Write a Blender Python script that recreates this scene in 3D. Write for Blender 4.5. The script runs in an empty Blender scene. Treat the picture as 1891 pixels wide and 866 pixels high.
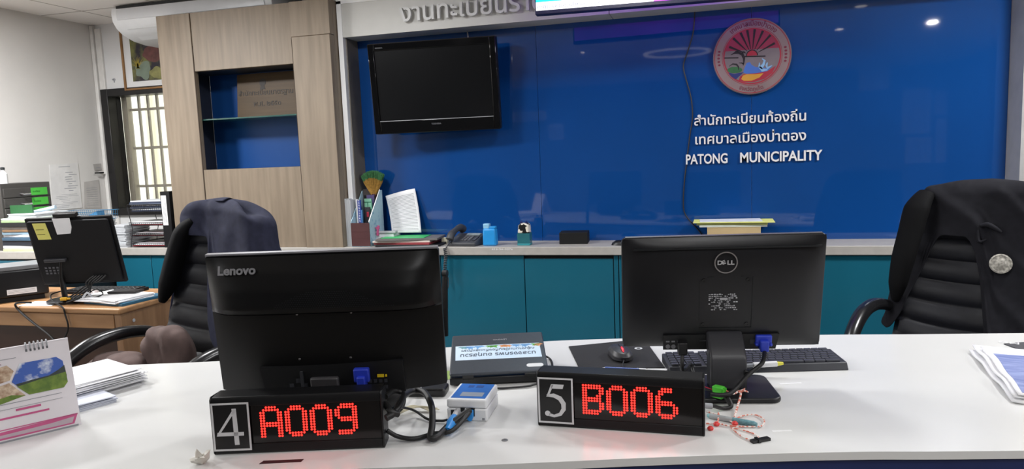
import bpy, math, random
from mathutils import Vector, Matrix, noise
R_ = math.radians
random.seed(7)
SC = bpy.context.scene
COL = SC.collection
# ------------------------------------------------------------------ camera
F_PX, W_PX, H_PX, EYE = 1315.0, 1891.0, 866.0, 1.37
PITCH, ROLL, YAW = R_(-6.5), R_(-2.25), R_(-15.4)
fw = Vector((math.sin(YAW) * math.cos(PITCH), math.cos(YAW) * math.cos(PITCH), math.sin(PITCH)))
r0 = Vector((math.cos(YAW), -math.sin(YAW), 0))
u0 = r0.cross(fw)
rt = r0 * math.cos(ROLL) + u0 * math.sin(ROLL)
up = u0 * math.cos(ROLL) - r0 * math.sin(ROLL)
cam_d = bpy.data.cameras.new('camera')
cam_d.sensor_width = 36
cam_d.lens = 36 * F_PX / W_PX
cam_d.clip_start = .02
cam = bpy.data.objects.new('camera', cam_d)
COL.objects.link(cam)
cm = Matrix((rt, up, -fw)).transposed().to_4x4()
cm.translation = (0, 0, EYE)
cam.matrix_world = cm
SC.camera = cam
# ------------------------------------------------------------------ light and exposure
SC.view_settings.view_transform = 'Standard'
SC.view_settings.look = 'None'
SC.view_settings.gamma = 1
SC.view_settings.exposure = 0.2
SC.view_settings.use_curve_mapping = False
wd = bpy.data.worlds.new('world')
SC.world = wd
wd.use_nodes = True
wd.node_tree.nodes['Background'].inputs[0].default_value = (.8, .9, 1, 1)
wd.node_tree.nodes['Background'].inputs[1].default_value = 2.4
LAMP_W = 22
GLASS_Y, CEIL, FRONT_Y, CRED_Z, DESK_Z = 4.12, 2.43, 3.84, .845, .75
WIN_Y, LEFT_X, REAR_Y, RIGHT_X = 4.42, -4.38, -3.6, 3.4


def ray(x, y):
    return (fw + rt * ((x - W_PX / 2) / F_PX) - up * ((y - H_PX / 2) / F_PX))


def onz(x, y, z):
    d = ray(x, y)
    return Vector((0, 0, EYE)) + d * ((z - EYE) / d.z)


def ony(x, y, Y):
    d = ray(x, y)
    return Vector((0, 0, EYE)) + d * (Y / d.y)


def D(x, y, h=0):
    return onz(x, y, DESK_Z + h)


def Cz(x, y, h=0):
    return onz(x, y, CRED_Z + h)


# ------------------------------------------------------------------ materials
def lin(c):
    return tuple(((v / 255) / 12.92 if v / 255 <= .04045 else ((v / 255 + .055) / 1.055) ** 2.4) for v in c[:3]) + (1,)


MATS = {}


def mat(name, rgb=(128, 128, 128), rough=.5, metal=0, var=.06, scale=12, stretch=(1, 1, 1), bump=0, rgb2=None, coat=0, emis=0, spec=.5,
        trans=0, lo=.35, hi=.65, detail=4, kind='noise'):
    if name in MATS:
        return MATS[name]
    m = bpy.data.materials.new(name)
    m.use_nodes = True
    nt = m.node_tree
    b = nt.nodes['Principled BSDF']
    b.inputs['Roughness'].default_value = rough
    b.inputs['Metallic'].default_value = metal
    b.inputs['Specular IOR Level'].default_value = spec
    b.inputs['Coat Weight'].default_value = coat
    b.inputs['Coat Roughness'].default_value = .05
    b.inputs['Transmission Weight'].default_value = trans
    c = lin(rgb)
    c2 = lin(rgb2) if rgb2 else tuple(max(0, v * (1 - 2 * var)) for v in c[:3]) + (1,)
    tc = nt.nodes.new('ShaderNodeTexCoord')
    mp = nt.nodes.new('ShaderNodeMapping')
    mp.inputs['Scale'].default_value = stretch
    nt.links.new(tc.outputs['Object'], mp.inputs['Vector'])
    if kind == 'brick':
        t = nt.nodes.new('ShaderNodeTexBrick')
        t.offset = 0
        t.inputs['Scale'].default_value = 1
        t.inputs['Brick Width'].default_value = .6
        t.inputs['Row Height'].default_value = .6
        t.inputs['Mortar Size'].default_value = .006
        t.inputs['Color1'].default_value = c
        t.inputs['Color2'].default_value = c
        t.inputs['Mortar'].default_value = c2
        nt.links.new(mp.outputs[0], t.inputs['Vector'])
        out = t.outputs['Color']
    else:
        if kind == 'voronoi':
            t = nt.nodes.new('ShaderNodeTexVoronoi')
            fac = t.outputs['Distance']
        else:
            t = nt.nodes.new('ShaderNodeTexNoise')
            t.inputs['Detail'].default_value = detail
            fac = t.outputs[0]
        t.inputs['Scale'].default_value = scale
        nt.links.new(mp.outputs[0], t.inputs['Vector'])
        cr = nt.nodes.new('ShaderNodeValToRGB')
        cr.color_ramp.elements[0].position = lo
        cr.color_ramp.elements[1].position = hi
        cr.color_ramp.elements[0].color = c2
        cr.color_ramp.elements[1].color = c
        nt.links.new(fac, cr.inputs[0])
        out = cr.outputs[0]
        if bump:
            bp = nt.nodes.new('ShaderNodeBump')
            bp.inputs['Strength'].default_value = bump
            bp.inputs['Distance'].default_value = .002
            nt.links.new(fac, bp.inputs['Height'])
            nt.links.new(bp.outputs[0], b.inputs['Normal'])
    nt.links.new(out, b.inputs['Base Color'])
    if emis:
        nt.links.new(out, b.inputs['Emission Color'])
        b.inputs['Emission Strength'].default_value = emis
    MATS[name] = m
    return m


BLACK = mat('black_plastic', (16, 16, 18), .38, var=.05, scale=60)
MATT = mat('matt_black_plastic', (15, 15, 18), .6, spec=.3, var=.08, scale=120)
GLOSSB = mat('gloss_black', (6, 6, 7), .08, var=.02)
DGREY = mat('dark_grey_plastic', (52, 53, 58), .42, var=.05, scale=80)
MGREY = mat('mid_grey_plastic', (92, 93, 98), .45, var=.05)
LGREY = mat('light_grey_metal', (170, 172, 176), .35, var=.04)
WHITE = mat('white_plastic', (232, 233, 235), .4, var=.02)
PAPER = mat('paper', (236, 236, 238), .8, var=.03, scale=8)
PAPER2 = mat('grey_paper', (205, 208, 212), .8, var=.04, scale=8)
INK = mat('ink', (50, 52, 60), .8)
FAINT = mat('faint_ink', (150, 152, 158), .8)
RUBBER = mat('cable_rubber', (16, 16, 17), .5)
CHROME = mat('chrome', (200, 200, 205), .2, 1)
GREEN = mat('green_card', (70, 175, 60), .6)
PINK = mat('pink_print', (205, 90, 140), .6)
BLUEP = mat('blue_plug', (40, 62, 190), .45)


# ------------------------------------------------------------------ mesh builder
def catmull(pts, n=6):
    P = [Vector(p) for p in pts]
    out = []
    for i in range(len(P) - 1):
        a, b, c, d = P[max(i - 1, 0)], P[i], P[i + 1], P[min(i + 2, len(P) - 1)]
        for k in range(n):
            t = k / n
            out.append(.5 * ((2 * b) + (c - a) * t + (2 * a - 5 * b + 4 * c - d) * t * t + (3 * b - a - 3 * c + d) * t ** 3))
    out.append(P[-1])
    return out


class MB:
    def __init__(s, M=None):
        s.v, s.f, s.m, s.M, s.mi = [], [], [], M or Matrix(), 0

    def add(s, vs, fs, mi=None):
        o = len(s.v)
        s.v += [s.M @ Vector(p) for p in vs]
        s.f += [[i + o for i in f] for f in fs]
        s.m += [s.mi if mi is None else mi] * len(fs)
        return s

    def box(s, x0, x1, y0, y1, z0, z1, mi=None):
        v = [(x, y, z) for z in (z0, z1) for y in (y0, y1) for x in (x0, x1)]
        return s.add(v, [(0, 2, 3, 1), (4, 5, 7, 6), (0, 1, 5, 4), (2, 6, 7, 3), (0, 4, 6, 2), (1, 3, 7, 5)], mi)

    def prism(s, poly, a0, a1, ax='z', mi=None):
        """poly of (a,b); extruded along ax from a0 to a1. 'z':(x,y) 'y':(x,z) 'x':(y,z)"""
        n = len(poly)

        def pt(p, h):
            return {'z': (p[0], p[1], h), 'y': (p[0], h, p[1]), 'x': (h, p[0], p[1])}[ax]
        v = [pt(p, a0) for p in poly] + [pt(p, a1) for p in poly]
        ar = sum(poly[i][0] * poly[(i + 1) % n][1] - poly[(i + 1) % n][0] * poly[i][1] for i in range(n))
        flip = (ar < 0) != (a1 < a0)
        if ax == 'y':
            flip = not flip
        fs = [list(range(n))[::-1], list(range(n, 2 * n))] + [(i, (i + 1) % n, (i + 1) % n + n, i + n) for i in range(n)]
        if flip:
            fs = [list(f)[::-1] for f in fs]
        return s.add(v, fs, mi)

    def tube(s, pts, r, n=8, smooth=0, mi=None, flat=1.0):
        P = catmull(pts, smooth) if smooth else [Vector(p) for p in pts]
        rs = r if isinstance(r, (list, tuple)) else None
        vs, fs = [], []
        t0 = (P[1] - P[0]).normalized()
        a = Vector((0, 0, 1)) if abs(t0.z) < .9 else Vector((1, 0, 0))
        nrm = t0.cross(a).normalized()
        for i, p in enumerate(P):
            t = (P[min(i + 1, len(P) - 1)] - P[max(i - 1, 0)])
            t = t.normalized() if t.length > 1e-9 else t0
            nrm = (nrm - t * nrm.dot(t))
            nrm = nrm.normalized() if nrm.length > 1e-6 else t.orthogonal().normalized()
            b = t.cross(nrm)
            if rs:
                q = i / (len(P) - 1) * (len(rs) - 1)
                k = min(int(q), len(rs) - 2)
                rr = rs[k] + (rs[k + 1] - rs[k]) * (q - k)
            else:
                rr = r
            for j in range(n):
                w = 2 * math.pi * j / n
                vs.append(p + nrm * rr * math.cos(w) + b * rr * flat * math.sin(w))
        L = len(P)
        for i in range(L - 1):
            for j in range(n):
                fs.append((i * n + j, i * n + (j + 1) % n, (i + 1) * n + (j + 1) % n, (i + 1) * n + j))
        fs.append(list(range(n))[::-1])
        fs.append(list(range((L - 1) * n, L * n)))
        return s.add(vs, fs, mi)

    def cyl(s, p0, p1, r0, r1=None, n=24, mi=None):
        return s.tube([p0, p1], [r0, r0 if r1 is None else r1], n, mi=mi)

    def lathe(s, prof, n=24, mi=None, o=(0, 0, 0), sx=1, sy=1):
        ring_ = prof[0] == prof[-1]
        vs, fs = [], []
        for r, z in prof:
            for j in range(n):
                w = 2 * math.pi * j / n
                vs.append((o[0] + sx * r * math.cos(w), o[1] + sy * r * math.sin(w), o[2] + z))
        L = len(prof)
        for i in range(L - 1):
            for j in range(n):
                fs.append((i * n + j, i * n + (j + 1) % n, (i + 1) * n + (j + 1) % n, (i + 1) * n + j))
        if not ring_:
            fs.append(list(range(n))[::-1])
            fs.append(list(range((L - 1) * n, L * n)))
        return s.add(vs, fs, mi)

    def grid(s, fn, nu, nv, mi=None, wrap=False, flip=False):
        vs = [fn(i / nu, j / nv) for j in range(nv + 1) for i in range(nu + (0 if wrap else 1))]
        w = nu if wrap else nu + 1
        fs = []
        for j in range(nv):
            for i in range(nu):
                q = (j * w + i, j * w + (i + 1) % w, (j + 1) * w + (i + 1) % w, (j + 1) * w + i)
                fs.append(q[::-1] if flip else q)
        return s.add(vs, fs, mi)

    def text(s, body, M, width=None, height=None, ext=.001, bold=0, arc=None, mi=None, center=False):
        v, f, w = text_geo(body, bold)
        k = (width / w) if width else height
        kx = k
        if width and height:
            k = height
        pts = []
        for p in v:
            x, y, z = p[0] * kx, p[1] * k, (p[2] + .5) * ext
            if center:
                x -= w * kx / 2
            if arc:
                R, a0, sgn = arc
                a = a0 - sgn * x / R
                rr = R + sgn * y
                x, y = rr * math.cos(a), rr * math.sin(a)
            pts.append(M @ Vector((x, y, z)))
        return s.add(pts, f, mi)

    def mesh(s, name):
        me = bpy.data.meshes.new(name)
        me.from_pydata([tuple(p) for p in s.v], [], s.f)
        me.polygons.foreach_set('material_index', s.m)
        me.validate()
        me.update()
        return me


TXT = {}


def text_geo(body, bold):
    key = (body, bold)
    if key not in TXT:
        c = bpy.data.curves.new('lettering', 'FONT')
        c.body = body
        c.extrude = .5
        c.offset = bold
        c.resolution_u = 3
        o = bpy.data.objects.new('lettering', c)
        COL.objects.link(o)
        bpy.context.view_layer.update()
        me = bpy.data.meshes.new_from_object(o.evaluated_get(bpy.context.evaluated_depsgraph_get()))
        v = [tuple(p.co) for p in me.vertices]
        x0 = min(p[0] for p in v)
        v = [(p[0] - x0, p[1], p[2]) for p in v]
        TXT[key] = (v, [list(p.vertices) for p in me.polygons], max(p[0] for p in v))
        bpy.data.objects.remove(o)
        bpy.data.curves.remove(c)
        bpy.data.meshes.remove(me)
    return TXT[key]


FRONT = Matrix(((1, 0, 0, 0), (0, 0, -1, 0), (0, 1, 0, 0), (0, 0, 0, 1)))   # text plane: x right, z up, faces -y


def FR(x, y, z):
    return Matrix.Translation((x, y, z)) @ FRONT


def part(name, mb, mats, parent=None, bevel=0, smooth=True, subsurf=0, solid=0, label=None, kind=None, seg=2):
    me = mb.mesh(name)
    for m in (mats if isinstance(mats, (list, tuple)) else [mats]):
        me.materials.append(m)
    if smooth:
        me.polygons.foreach_set('use_smooth', [True] * len(me.polygons))
        me.set_sharp_from_angle(angle=R_(38))
    o = bpy.data.objects.new(name, me)
    COL.objects.link(o)
    if parent:
        o.parent = parent
    if solid:
        q = o.modifiers.new('thickness', 'SOLIDIFY')
        q.thickness = solid
        q.offset = 0
    if subsurf:
        q = o.modifiers.new('smooth', 'SUBSURF')
        q.levels = q.render_levels = subsurf
    if bevel:
        q = o.modifiers.new('bevel', 'BEVEL')
        q.width = bevel
        q.segments = seg
        q.limit_method = 'ANGLE'
        q.angle_limit = R_(40)
        q.harden_normals = False
    if label:
        o['label'] = label
    if kind:
        o['kind'] = kind
    return o


def tag(o, label, cat, group=None, kind=None):
    o['label'] = label
    o['category'] = cat
    if group:
        o['group'] = group
    if kind:
        o['kind'] = kind
    return o


def thing(name, label, cat, loc=(0, 0, 0), rz=0, group=None):
    o = bpy.data.objects.new(name, None)
    o.empty_display_size = .05
    COL.objects.link(o)
    o.location = loc
    o.rotation_euler = (0, 0, rz)
    return tag(o, label, cat, group)


def single(name, mb, mats, label, cat, loc=(0, 0, 0), rz=0, group=None, **k):
    o = part(name, mb, mats, **k)
    o.location = loc
    o.rotation_euler = (0, 0, rz)
    return tag(o, label, cat, group)


def struct(name, mb, mats, **k):
    return part(name, mb, mats, kind='structure', **k)


def dup(root, loc, rz, label, group=None):
    r = root.copy()
    COL.objects.link(r)
    r.location = loc
    r.rotation_euler = (0, 0, rz)
    r['label'] = label
    if group:
        r['group'] = group
    for ch in list(root.children):
        c = ch.copy()
        COL.objects.link(c)
        c.parent = r
        for g in ch.children:
            d = g.copy()
            COL.objects.link(d)
            d.parent = c
    return r


def rrect(x0, x1, z0, z1, r, n=5):
    out = []
    for cx, cz, a in ((x1 - r, z1 - r, 0), (x0 + r, z1 - r, 90), (x0 + r, z0 + r, 180), (x1 - r, z0 + r, 270)):
        for k in range(n + 1):
            w = R_(a + 90 * k / n)
            out.append((cx + r * math.cos(w), cz + r * math.sin(w)))
    return out


def stroke(path, ws):
    L, Rr = [], []
    for i, p in enumerate(path):
        a, b = path[max(i - 1, 0)], path[min(i + 1, len(path) - 1)]
        d = Vector((b[0] - a[0], b[1] - a[1])).normalized()
        nn = Vector((-d.y, d.x))
        w = ws[i] / 2
        L.append((p[0] + nn.x * w, p[1] + nn.y * w))
        Rr.append((p[0] - nn.x * w, p[1] - nn.y * w))
    return L + Rr[::-1]


def sheet_stack(n, w, d, t, jit, seed, mi=0, tw=3):
    """a pile of n loose sheets, each slightly turned"""
    rnd = random.Random(seed)
    mb = MB()
    for k in range(n):
        a = R_(rnd.uniform(-tw, tw))
        dx, dy = rnd.uniform(-jit, jit), rnd.uniform(-jit, jit)
        mb.M = Matrix.Translation((dx, dy, k * t)) @ Matrix.Rotation(a, 4, 'Z')
        mb.box(-w / 2, w / 2, -d / 2, d / 2, 0, t * .8, mi)
    mb.M = Matrix()
    return mb
# ================================================================== the room
CREAM = mat('cream_wall_paint', (218, 215, 211), .75, var=.03, scale=3)
PALE = mat('white_wall_paint', (222, 222, 222), .7, var=.03, scale=3)
CEILM = mat('ceiling_tiles', (236, 232, 228), .85, kind='brick', rgb2=(150, 142, 134))
FLOORM = mat('floor_tiles', (120, 114, 108), .35, kind='brick', rgb2=(110, 104, 98))
GLASSBLUE = mat('blue_back_painted_glass', (16, 68, 134), .035, var=.05, scale=1.2, spec=.6)
BLUEIN = mat('blue_niche_lining', (22, 70, 140), .2, var=.05, scale=2)
PILW = mat('grey_oak_laminate', (137, 123, 105), .5, var=.1, scale=2.2, stretch=(14, 14, 1.1), rgb2=(118, 104, 88), detail=8, lo=.3, hi=.7)
HEADM = mat('warm_white_laminate', (200, 199, 194), .45, var=.02)
STRIPM = mat('white_metal_strip', (240, 240, 240), .3, var=.01)
WTOP = mat('grey_worktop_laminate', (178, 174, 168), .4, var=.04, scale=30)
TEAL = mat('teal_gloss_door', (28, 98, 120), .14, var=.05, scale=1.5)
TEALD = mat('dark_reveal', (10, 14, 18), .5)

struct('floor', MB().box(LEFT_X - .1, RIGHT_X, REAR_Y, WIN_Y + .1, -.1, 0), FLOORM, smooth=False)
g0 = onz(151, 20.5, CEIL)
o = struct('ceiling', MB().box(LEFT_X - .1 - g0.x, RIGHT_X - g0.x, REAR_Y - g0.y, WIN_Y + .1 - g0.y, 0, .1), CEILM, smooth=False)
o.location = (g0.x, g0.y, CEIL)
struct('wall_left', MB().box(LEFT_X - .1, LEFT_X, REAR_Y, WIN_Y + .1, 0, CEIL), CREAM, smooth=False)
struct('wall_right', MB().box(RIGHT_X, RIGHT_X + .1, REAR_Y, WIN_Y + .1, 0, CEIL), mat('brown_right_wall', (112, 104, 98), .7, var=.05, scale=3), smooth=False)
REARM = mat('rear_wall_paint', (120, 122, 126), .8, var=.04, scale=2)
struct('wall_rear', MB().box(LEFT_X - .1, RIGHT_X, REAR_Y - .1, REAR_Y, 0, CEIL), REARM, smooth=False)
# window wall: pieces round the opening
wl = ony(190, 166, WIN_Y)
wx0, wz1 = wl.x, wl.z
wx1, wz0 = -2.55, 1.02
mb = MB()
mb.box(LEFT_X, wx0, WIN_Y, WIN_Y + .12, 0, CEIL)
mb.box(wx1, -2.3, WIN_Y, WIN_Y + .12, 0, CEIL)
mb.box(wx0, wx1, WIN_Y, WIN_Y + .12, wz1, CEIL)
mb.box(wx0, wx1, WIN_Y, WIN_Y + .12, 0, wz0)
struct('wall_window', mb, PALE, smooth=False)
win = bpy.data.objects.new('window_1', None)
COL.objects.link(win)
win['kind'] = 'structure'
WFR = mat('black_window_frame', (24, 23, 24), .4)
fwid = .062
mb = MB()
mb.box(wx0, wx0 + fwid, WIN_Y - .03, WIN_Y + .1, wz0, wz1)
mb.box(wx1 - fwid, wx1, WIN_Y - .03, WIN_Y + .1, wz0, wz1)
mb.box(wx0 + fwid, wx1 - fwid, WIN_Y - .03, WIN_Y + .1, wz1 - .055, wz1)
mb.box(wx0 + fwid, wx1 - fwid, WIN_Y - .03, WIN_Y + .1, wz0, wz0 + .055)
part('window_frame', mb, WFR, win, bevel=.004)
mb = MB().box(wx0 + fwid, wx1 - fwid, WIN_Y + .05, WIN_Y + .055, wz0 + .055, wz1 - .055)
part('window_pane', mb, mat('window_glass', (250, 250, 250), .0, trans=1, var=0), win)
GRM = mat('beige_grille', (176, 168, 150), .5)
x = wx0 + fwid + .035
mb = MB()
mb.box(wx0 + fwid, wx0 + fwid + .05, WIN_Y + .1, WIN_Y + .13, wz0, wz1)
while x < wx1 - fwid:
    mb.box(x, x + .016, WIN_Y + .13, WIN_Y + .146, wz0, wz1)
    x += .083
for py in (203, 274, 344):
    zz = ony(250, py, WIN_Y + .13).z
    mb.box(wx0 + fwid, wx1, WIN_Y + .122, WIN_Y + .13, zz - .01, zz + .01)
part('window_grille', mb, GRM, win)
mb = MB().box(-6.5, 0, 5.6, 5.7, -.5, 3.6)
for k in range(7):
    mb.box(-5.2 + k * .55, -4.95 + k * .55, 5.5, 5.6, -.5, 3.6, 0)
struct('wall_outside', mb, mat('sunlit_cream_render', (250, 240, 214), .8, var=.03), smooth=False)
# corner trunking
cx0 = ony(172, 60, WIN_Y).x
mb = MB().box(LEFT_X + .002, LEFT_X + .03, WIN_Y - .03, WIN_Y, .9, CEIL - .005).box(LEFT_X + .035, LEFT_X + .085, WIN_Y - .018, WIN_Y, .9, CEIL - .03)
struct('trim_1', mb, mat('white_trunking', (226, 224, 220), .5), bevel=.003)
# blue wall of back-painted glass: backing and panels with fine joints
PX_R = ony(1859, 250, GLASS_Y).x
struct('wall_back', MB().box(-2.45, RIGHT_X, GLASS_Y + .012, GLASS_Y + .12, 0, CEIL).box(-3.2, -2.45, GLASS_Y + .012, GLASS_Y + .12, 0, 2.15).box(-2.3, -2.2, GLASS_Y + .12, WIN_Y + .12, 0, CEIL), CREAM, smooth=False)
xs = [-3.17, -2.13, ony(994, 200, GLASS_Y).x, ony(1388, 100, GLASS_Y).x, PX_R]
mb = MB()
struct('wall_niche', MB().box(xs[0], xs[1] - .001, GLASS_Y, GLASS_Y + .01, CRED_Z - .02, 2.0), mat('blue_satin_panel', (18, 66, 128), .4, var=.05, scale=2, spec=.25), smooth=False)
for a, b in zip(xs[1:-1], xs[2:]):
    mb.box(a + .001, b - .001, GLASS_Y, GLASS_Y + .01, CRED_Z - .02, CEIL - .02)
struct('wall_panel', mb, GLASSBLUE, smooth=False)
# header with the raised office name
HY, HZ = 3.95, 2.095
mb = MB().box(-2.10, -.50, HY, GLASS_Y, HZ, CEIL).box(-.496, PX_R + .02, HY, GLASS_Y, HZ, CEIL)
struct('header', mb, HEADM, smooth=False)
mb = MB().box(-2.115, -2.085, HY - .006, HY + .03, CRED_Z, 2.306).box(-2.115, PX_R + .03, HY - .006, HY, 2.29, 2.312)
struct('trim_2', mb, STRIPM, smooth=False)
mb = MB().box(-2.085, -2.079, HY + .03, GLASS_Y, CRED_Z, HZ)
struct('trim_3', mb, mat('grey_reveal', (112, 106, 98), .6), smooth=False)
mb = MB().box(PX_R, PX_R + .05, HY, GLASS_Y, CRED_Z, CEIL)
struct('trim_4', mb, mat('grey_end_strip', (168, 168, 168), .45), smooth=False)
mb = MB().box(PX_R + .05, PX_R + .7, HY - .04, GLASS_Y, CRED_Z, CEIL)
struct('wall_pier', mb, mat('beige_end_pier', (205, 192, 172), .6, var=.04), smooth=False)

# ------------------------------------------------------------------ grey oak display unit with its niche
du = thing('display_cabinet', 'tall grey oak wall cabinet with an open blue niche and a glass shelf', 'cabinet', (-2.73, 3.87, CRED_Z))
du_o = Vector((-2.73, 3.87, CRED_Z))
X0, X1, N0, N1, Z0, Z1, ZT = -3.33, -2.12, -3.08, -2.383, 1.341, 1.955, 2.311


def L(mb):
    mb.M = Matrix.Translation(-du_o)
    return mb


part('post', L(MB()).box(X0, N0 - .004, 3.865, 3.905, CRED_Z, ZT), PILW, du, bevel=.002)
part('post', L(MB()).box(N1 + .012, X1, 3.85, 3.905, CRED_Z, 2.105), PILW, du, bevel=.002)
part('post', L(MB()).box(N1 + .004, X1, 3.858, 3.905, 2.108, ZT), PILW, du, bevel=.002)
part('top_panel', L(MB()).box(N0, N1, 3.87, 3.905, Z1, ZT), PILW, du, bevel=.0015)
part('bottom_panel', L(MB()).box(N0, N1, 3.87, 3.905, CRED_Z, Z0), PILW, du, bevel=.0015)
part('side_panel', L(MB()).box(X1 - .03, X1, 3.905, GLASS_Y, CRED_Z, ZT), PILW, du)
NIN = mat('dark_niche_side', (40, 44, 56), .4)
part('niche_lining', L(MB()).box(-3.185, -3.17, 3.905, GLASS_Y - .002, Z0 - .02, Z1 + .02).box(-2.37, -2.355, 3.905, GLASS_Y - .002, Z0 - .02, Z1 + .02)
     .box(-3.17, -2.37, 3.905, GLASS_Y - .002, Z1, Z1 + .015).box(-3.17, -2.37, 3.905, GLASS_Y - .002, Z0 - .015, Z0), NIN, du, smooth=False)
part('glass_shelf', L(MB()).box(-3.168, -2.372, 3.9, GLASS_Y - .004, 1.652, 1.66),
     mat('shelf_glass', (120, 190, 175), .02, trans=.85, var=0), du)
part('groove', L(MB()).box(N0 - .007, N0, 3.866, 3.8695, 1.14, 2.11), mat('groove_shadow', (66, 54, 44), .8), du)  # shade of the grooves painted as dark brown strips
part('groove', L(MB()).box(N1 - .001, N1 + .0125, 3.866, 3.8695, 1.067, 2.105), MATS['groove_shadow'], du)
part('seam', L(MB()).box(-2.374, -2.3745, 3.86, 3.8705, .9, 1.05), mat('hairline', (120, 104, 84), .7), du)

# brass plaque on the shelf
pz = 1.6605
pA, pB = ony(437, 200, 4.05), ony(552, 200, 4.05)
pl = thing('plaque', 'brass plaque with dark Thai lettering leaning on the glass shelf of the niche', 'plaque', (pA.x, 4.05, pz))
tl = Matrix.Rotation(R_(-6), 4, 'X')
BRASS = mat('brushed_brass', (72, 55, 33), .45, .05, spec=.2, var=.12, scale=3, stretch=(1, 1, 20))
pW = pB.x - pA.x
part('plate', MB(tl).box(0, pW, 0, .008, 0, .285), BRASS, pl, bevel=.002)
PINK_ = mat('plaque_ink', (30, 20, 10), .6)
part('lettering', MB(tl).text('สำนักทะเบียนมาตรฐาน', FR(.012, -.0005, .145), width=pW - .055, ext=.001, bold=.008), PINK_, pl)
part('date_lettering', MB(tl).text('พ.ศ. ๒๕๕๐', FR(pW * .27, -.0005, .075), width=.2, ext=.001, bold=.005), PINK_, pl)
mb = MB(tl @ FR(pW * .42, 0, .225))
mb.lathe([(.024, 0), (.024, .0012), (.001, .0012)], 16)
mb.prism([(-.012, -.02), (.012, -.02), (.02, -.045), (-.02, -.045)], 0, .0012)
part('crest', mb, PINK_, pl)

# ------------------------------------------------------------------ lettering on the wall
LET = mat('white_raised_letters', (232, 232, 232), .45, var=.02)
a, b = ony(742, 42, HY), ony(1030, 23, HY)
mb = MB().text('งานทะเบียนราษฎร', FR(0, 0, 0), width=1.02, ext=.02, bold=.012)
single('header_lettering', mb, mat('satin_letters', (205, 205, 203), .4), 'large pale raised Thai lettering on the warm white header, partly behind the lit screen', 'lettering', (a.x, HY - .011, a.z), bevel=0)


def wall_line(body, p0, p1, bold, label, hgt=None):
    A, B = ony(*p0, GLASS_Y), ony(*p1, GLASS_Y)
    mb = MB().text(body, FR(0, 0, 0), width=B.x - A.x, height=hgt, ext=.008, bold=bold)
    single('wall_lettering', mb, LET, label, 'lettering', (A.x, GLASS_Y - .005, (A.z + B.z) / 2))


wall_line('สำนักทะเบียนท้องถิ่น', (1282, 232), (1488, 222), .012, 'upper line of white Thai letters under the round emblem')
wall_line('เทศบาลเมืองป่าตอง', (1284, 267), (1488, 258), .012, 'second line of white Thai letters, above the Latin line')
A, B = ony(1267, 303, GLASS_Y), ony(1518, 295, GLASS_Y)
for word, off, wd2, lb in (('PATONG', 0, .222, 'white Latin capitals reading PATONG on the blue glass'), ('MUNICIPALITY', .288, B.x - A.x - .288, 'white Latin capitals reading MUNICIPALITY on the blue glass')):
    mb = MB().text(word, FR(0, 0, 0), width=wd2, height=.076, ext=.008, bold=.02)
    single('wall_lettering', mb, LET, lb, 'lettering', (A.x + off, GLASS_Y - .005, (A.z + B.z) / 2))

# round emblem
ec = ony(1388, 105, GLASS_Y)
em = thing('emblem', 'round metal crest with sun rays, dolphins and waves on the blue wall', 'emblem', (ec.x, GLASS_Y, ec.z))
RE = .2


def E2(x, y):
    dx, dy = x - 483, y - 432
    return (dx / 402 * RE, -(dy + .045 * dx) / 398 * RE)


EM_B = mat('emblem_metal', (146, 126, 126), .38, .35, var=.08, scale=6)
EM_R = mat('emblem_red', (164, 34, 56), .5)
EM_DR = mat('emblem_rose', (150, 42, 72), .5)
EM_K = mat('emblem_black', (26, 18, 26), .5)
EM_G = mat('emblem_green', (52, 120, 62), .5, rgb2=(34, 84, 52))
EM_BL = mat('emblem_blue', (66, 110, 190), .5)
EM_N = mat('emblem_navy', (30, 44, 110), .5)
EM_LB = mat('emblem_pale_blue', (136, 180, 214), .5)
EM_Y = mat('emblem_yellow', (206, 150, 48), .5)
EM_GR = mat('emblem_grey', (124, 114, 116), .45, .2)
mb = MB(Matrix.Rotation(R_(90), 4, 'X'))
mb.lathe([(RE, 0), (RE, .022), (RE - .004, .026), (.001, .026)], 64)
part('disc', mb, EM_B, em)


def ring(ra, rb, y0, y1, n=64, a0=0, a1=360):
    mb = MB()
    pts = []
    for k in range(n + 1):
        w = R_(a0 + (a1 - a0) * k / n)
        pts.append((math.cos(w), math.sin(w)))
    vs, fs = [], []
    for c, s_ in pts:
        for r in (ra, rb):
            for y in (y0, y1):
                vs.append((r * c, y, r * s_))
    for k in range(n):
        i, j = k * 4, k * 4 + 4
        fs += [(i + 1, j + 1, j + 3, i + 3), (i, i + 2, j + 2, j), (i, j, j + 1, i + 1), (i + 2, i + 3, j + 3, j + 2)]
    return mb.add(vs, fs)


part('outer_ring', ring(RE * .952, RE * .968, -.026, -.0275), EM_R, em)
part('inner_ring', ring(RE * .70, RE * .735, -.026, -.0275), EM_R, em)
part('inner_line', ring(RE * .755, RE * .765, -.026, -.0272), EM_R, em)
Yb = -.026


def disc_poly(r, z0, z1, n=40):
    """part of a disc between heights z0 and z1"""
    a0, a1 = math.asin(max(-1, min(1, z0 / r))), math.asin(max(-1, min(1, z1 / r)))
    right = [(r * math.cos(a0 + (a1 - a0) * k / n), r * math.sin(a0 + (a1 - a0) * k / n)) for k in range(n + 1)]
    return right + [(-x, z) for x, z in right[::-1]]


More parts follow.
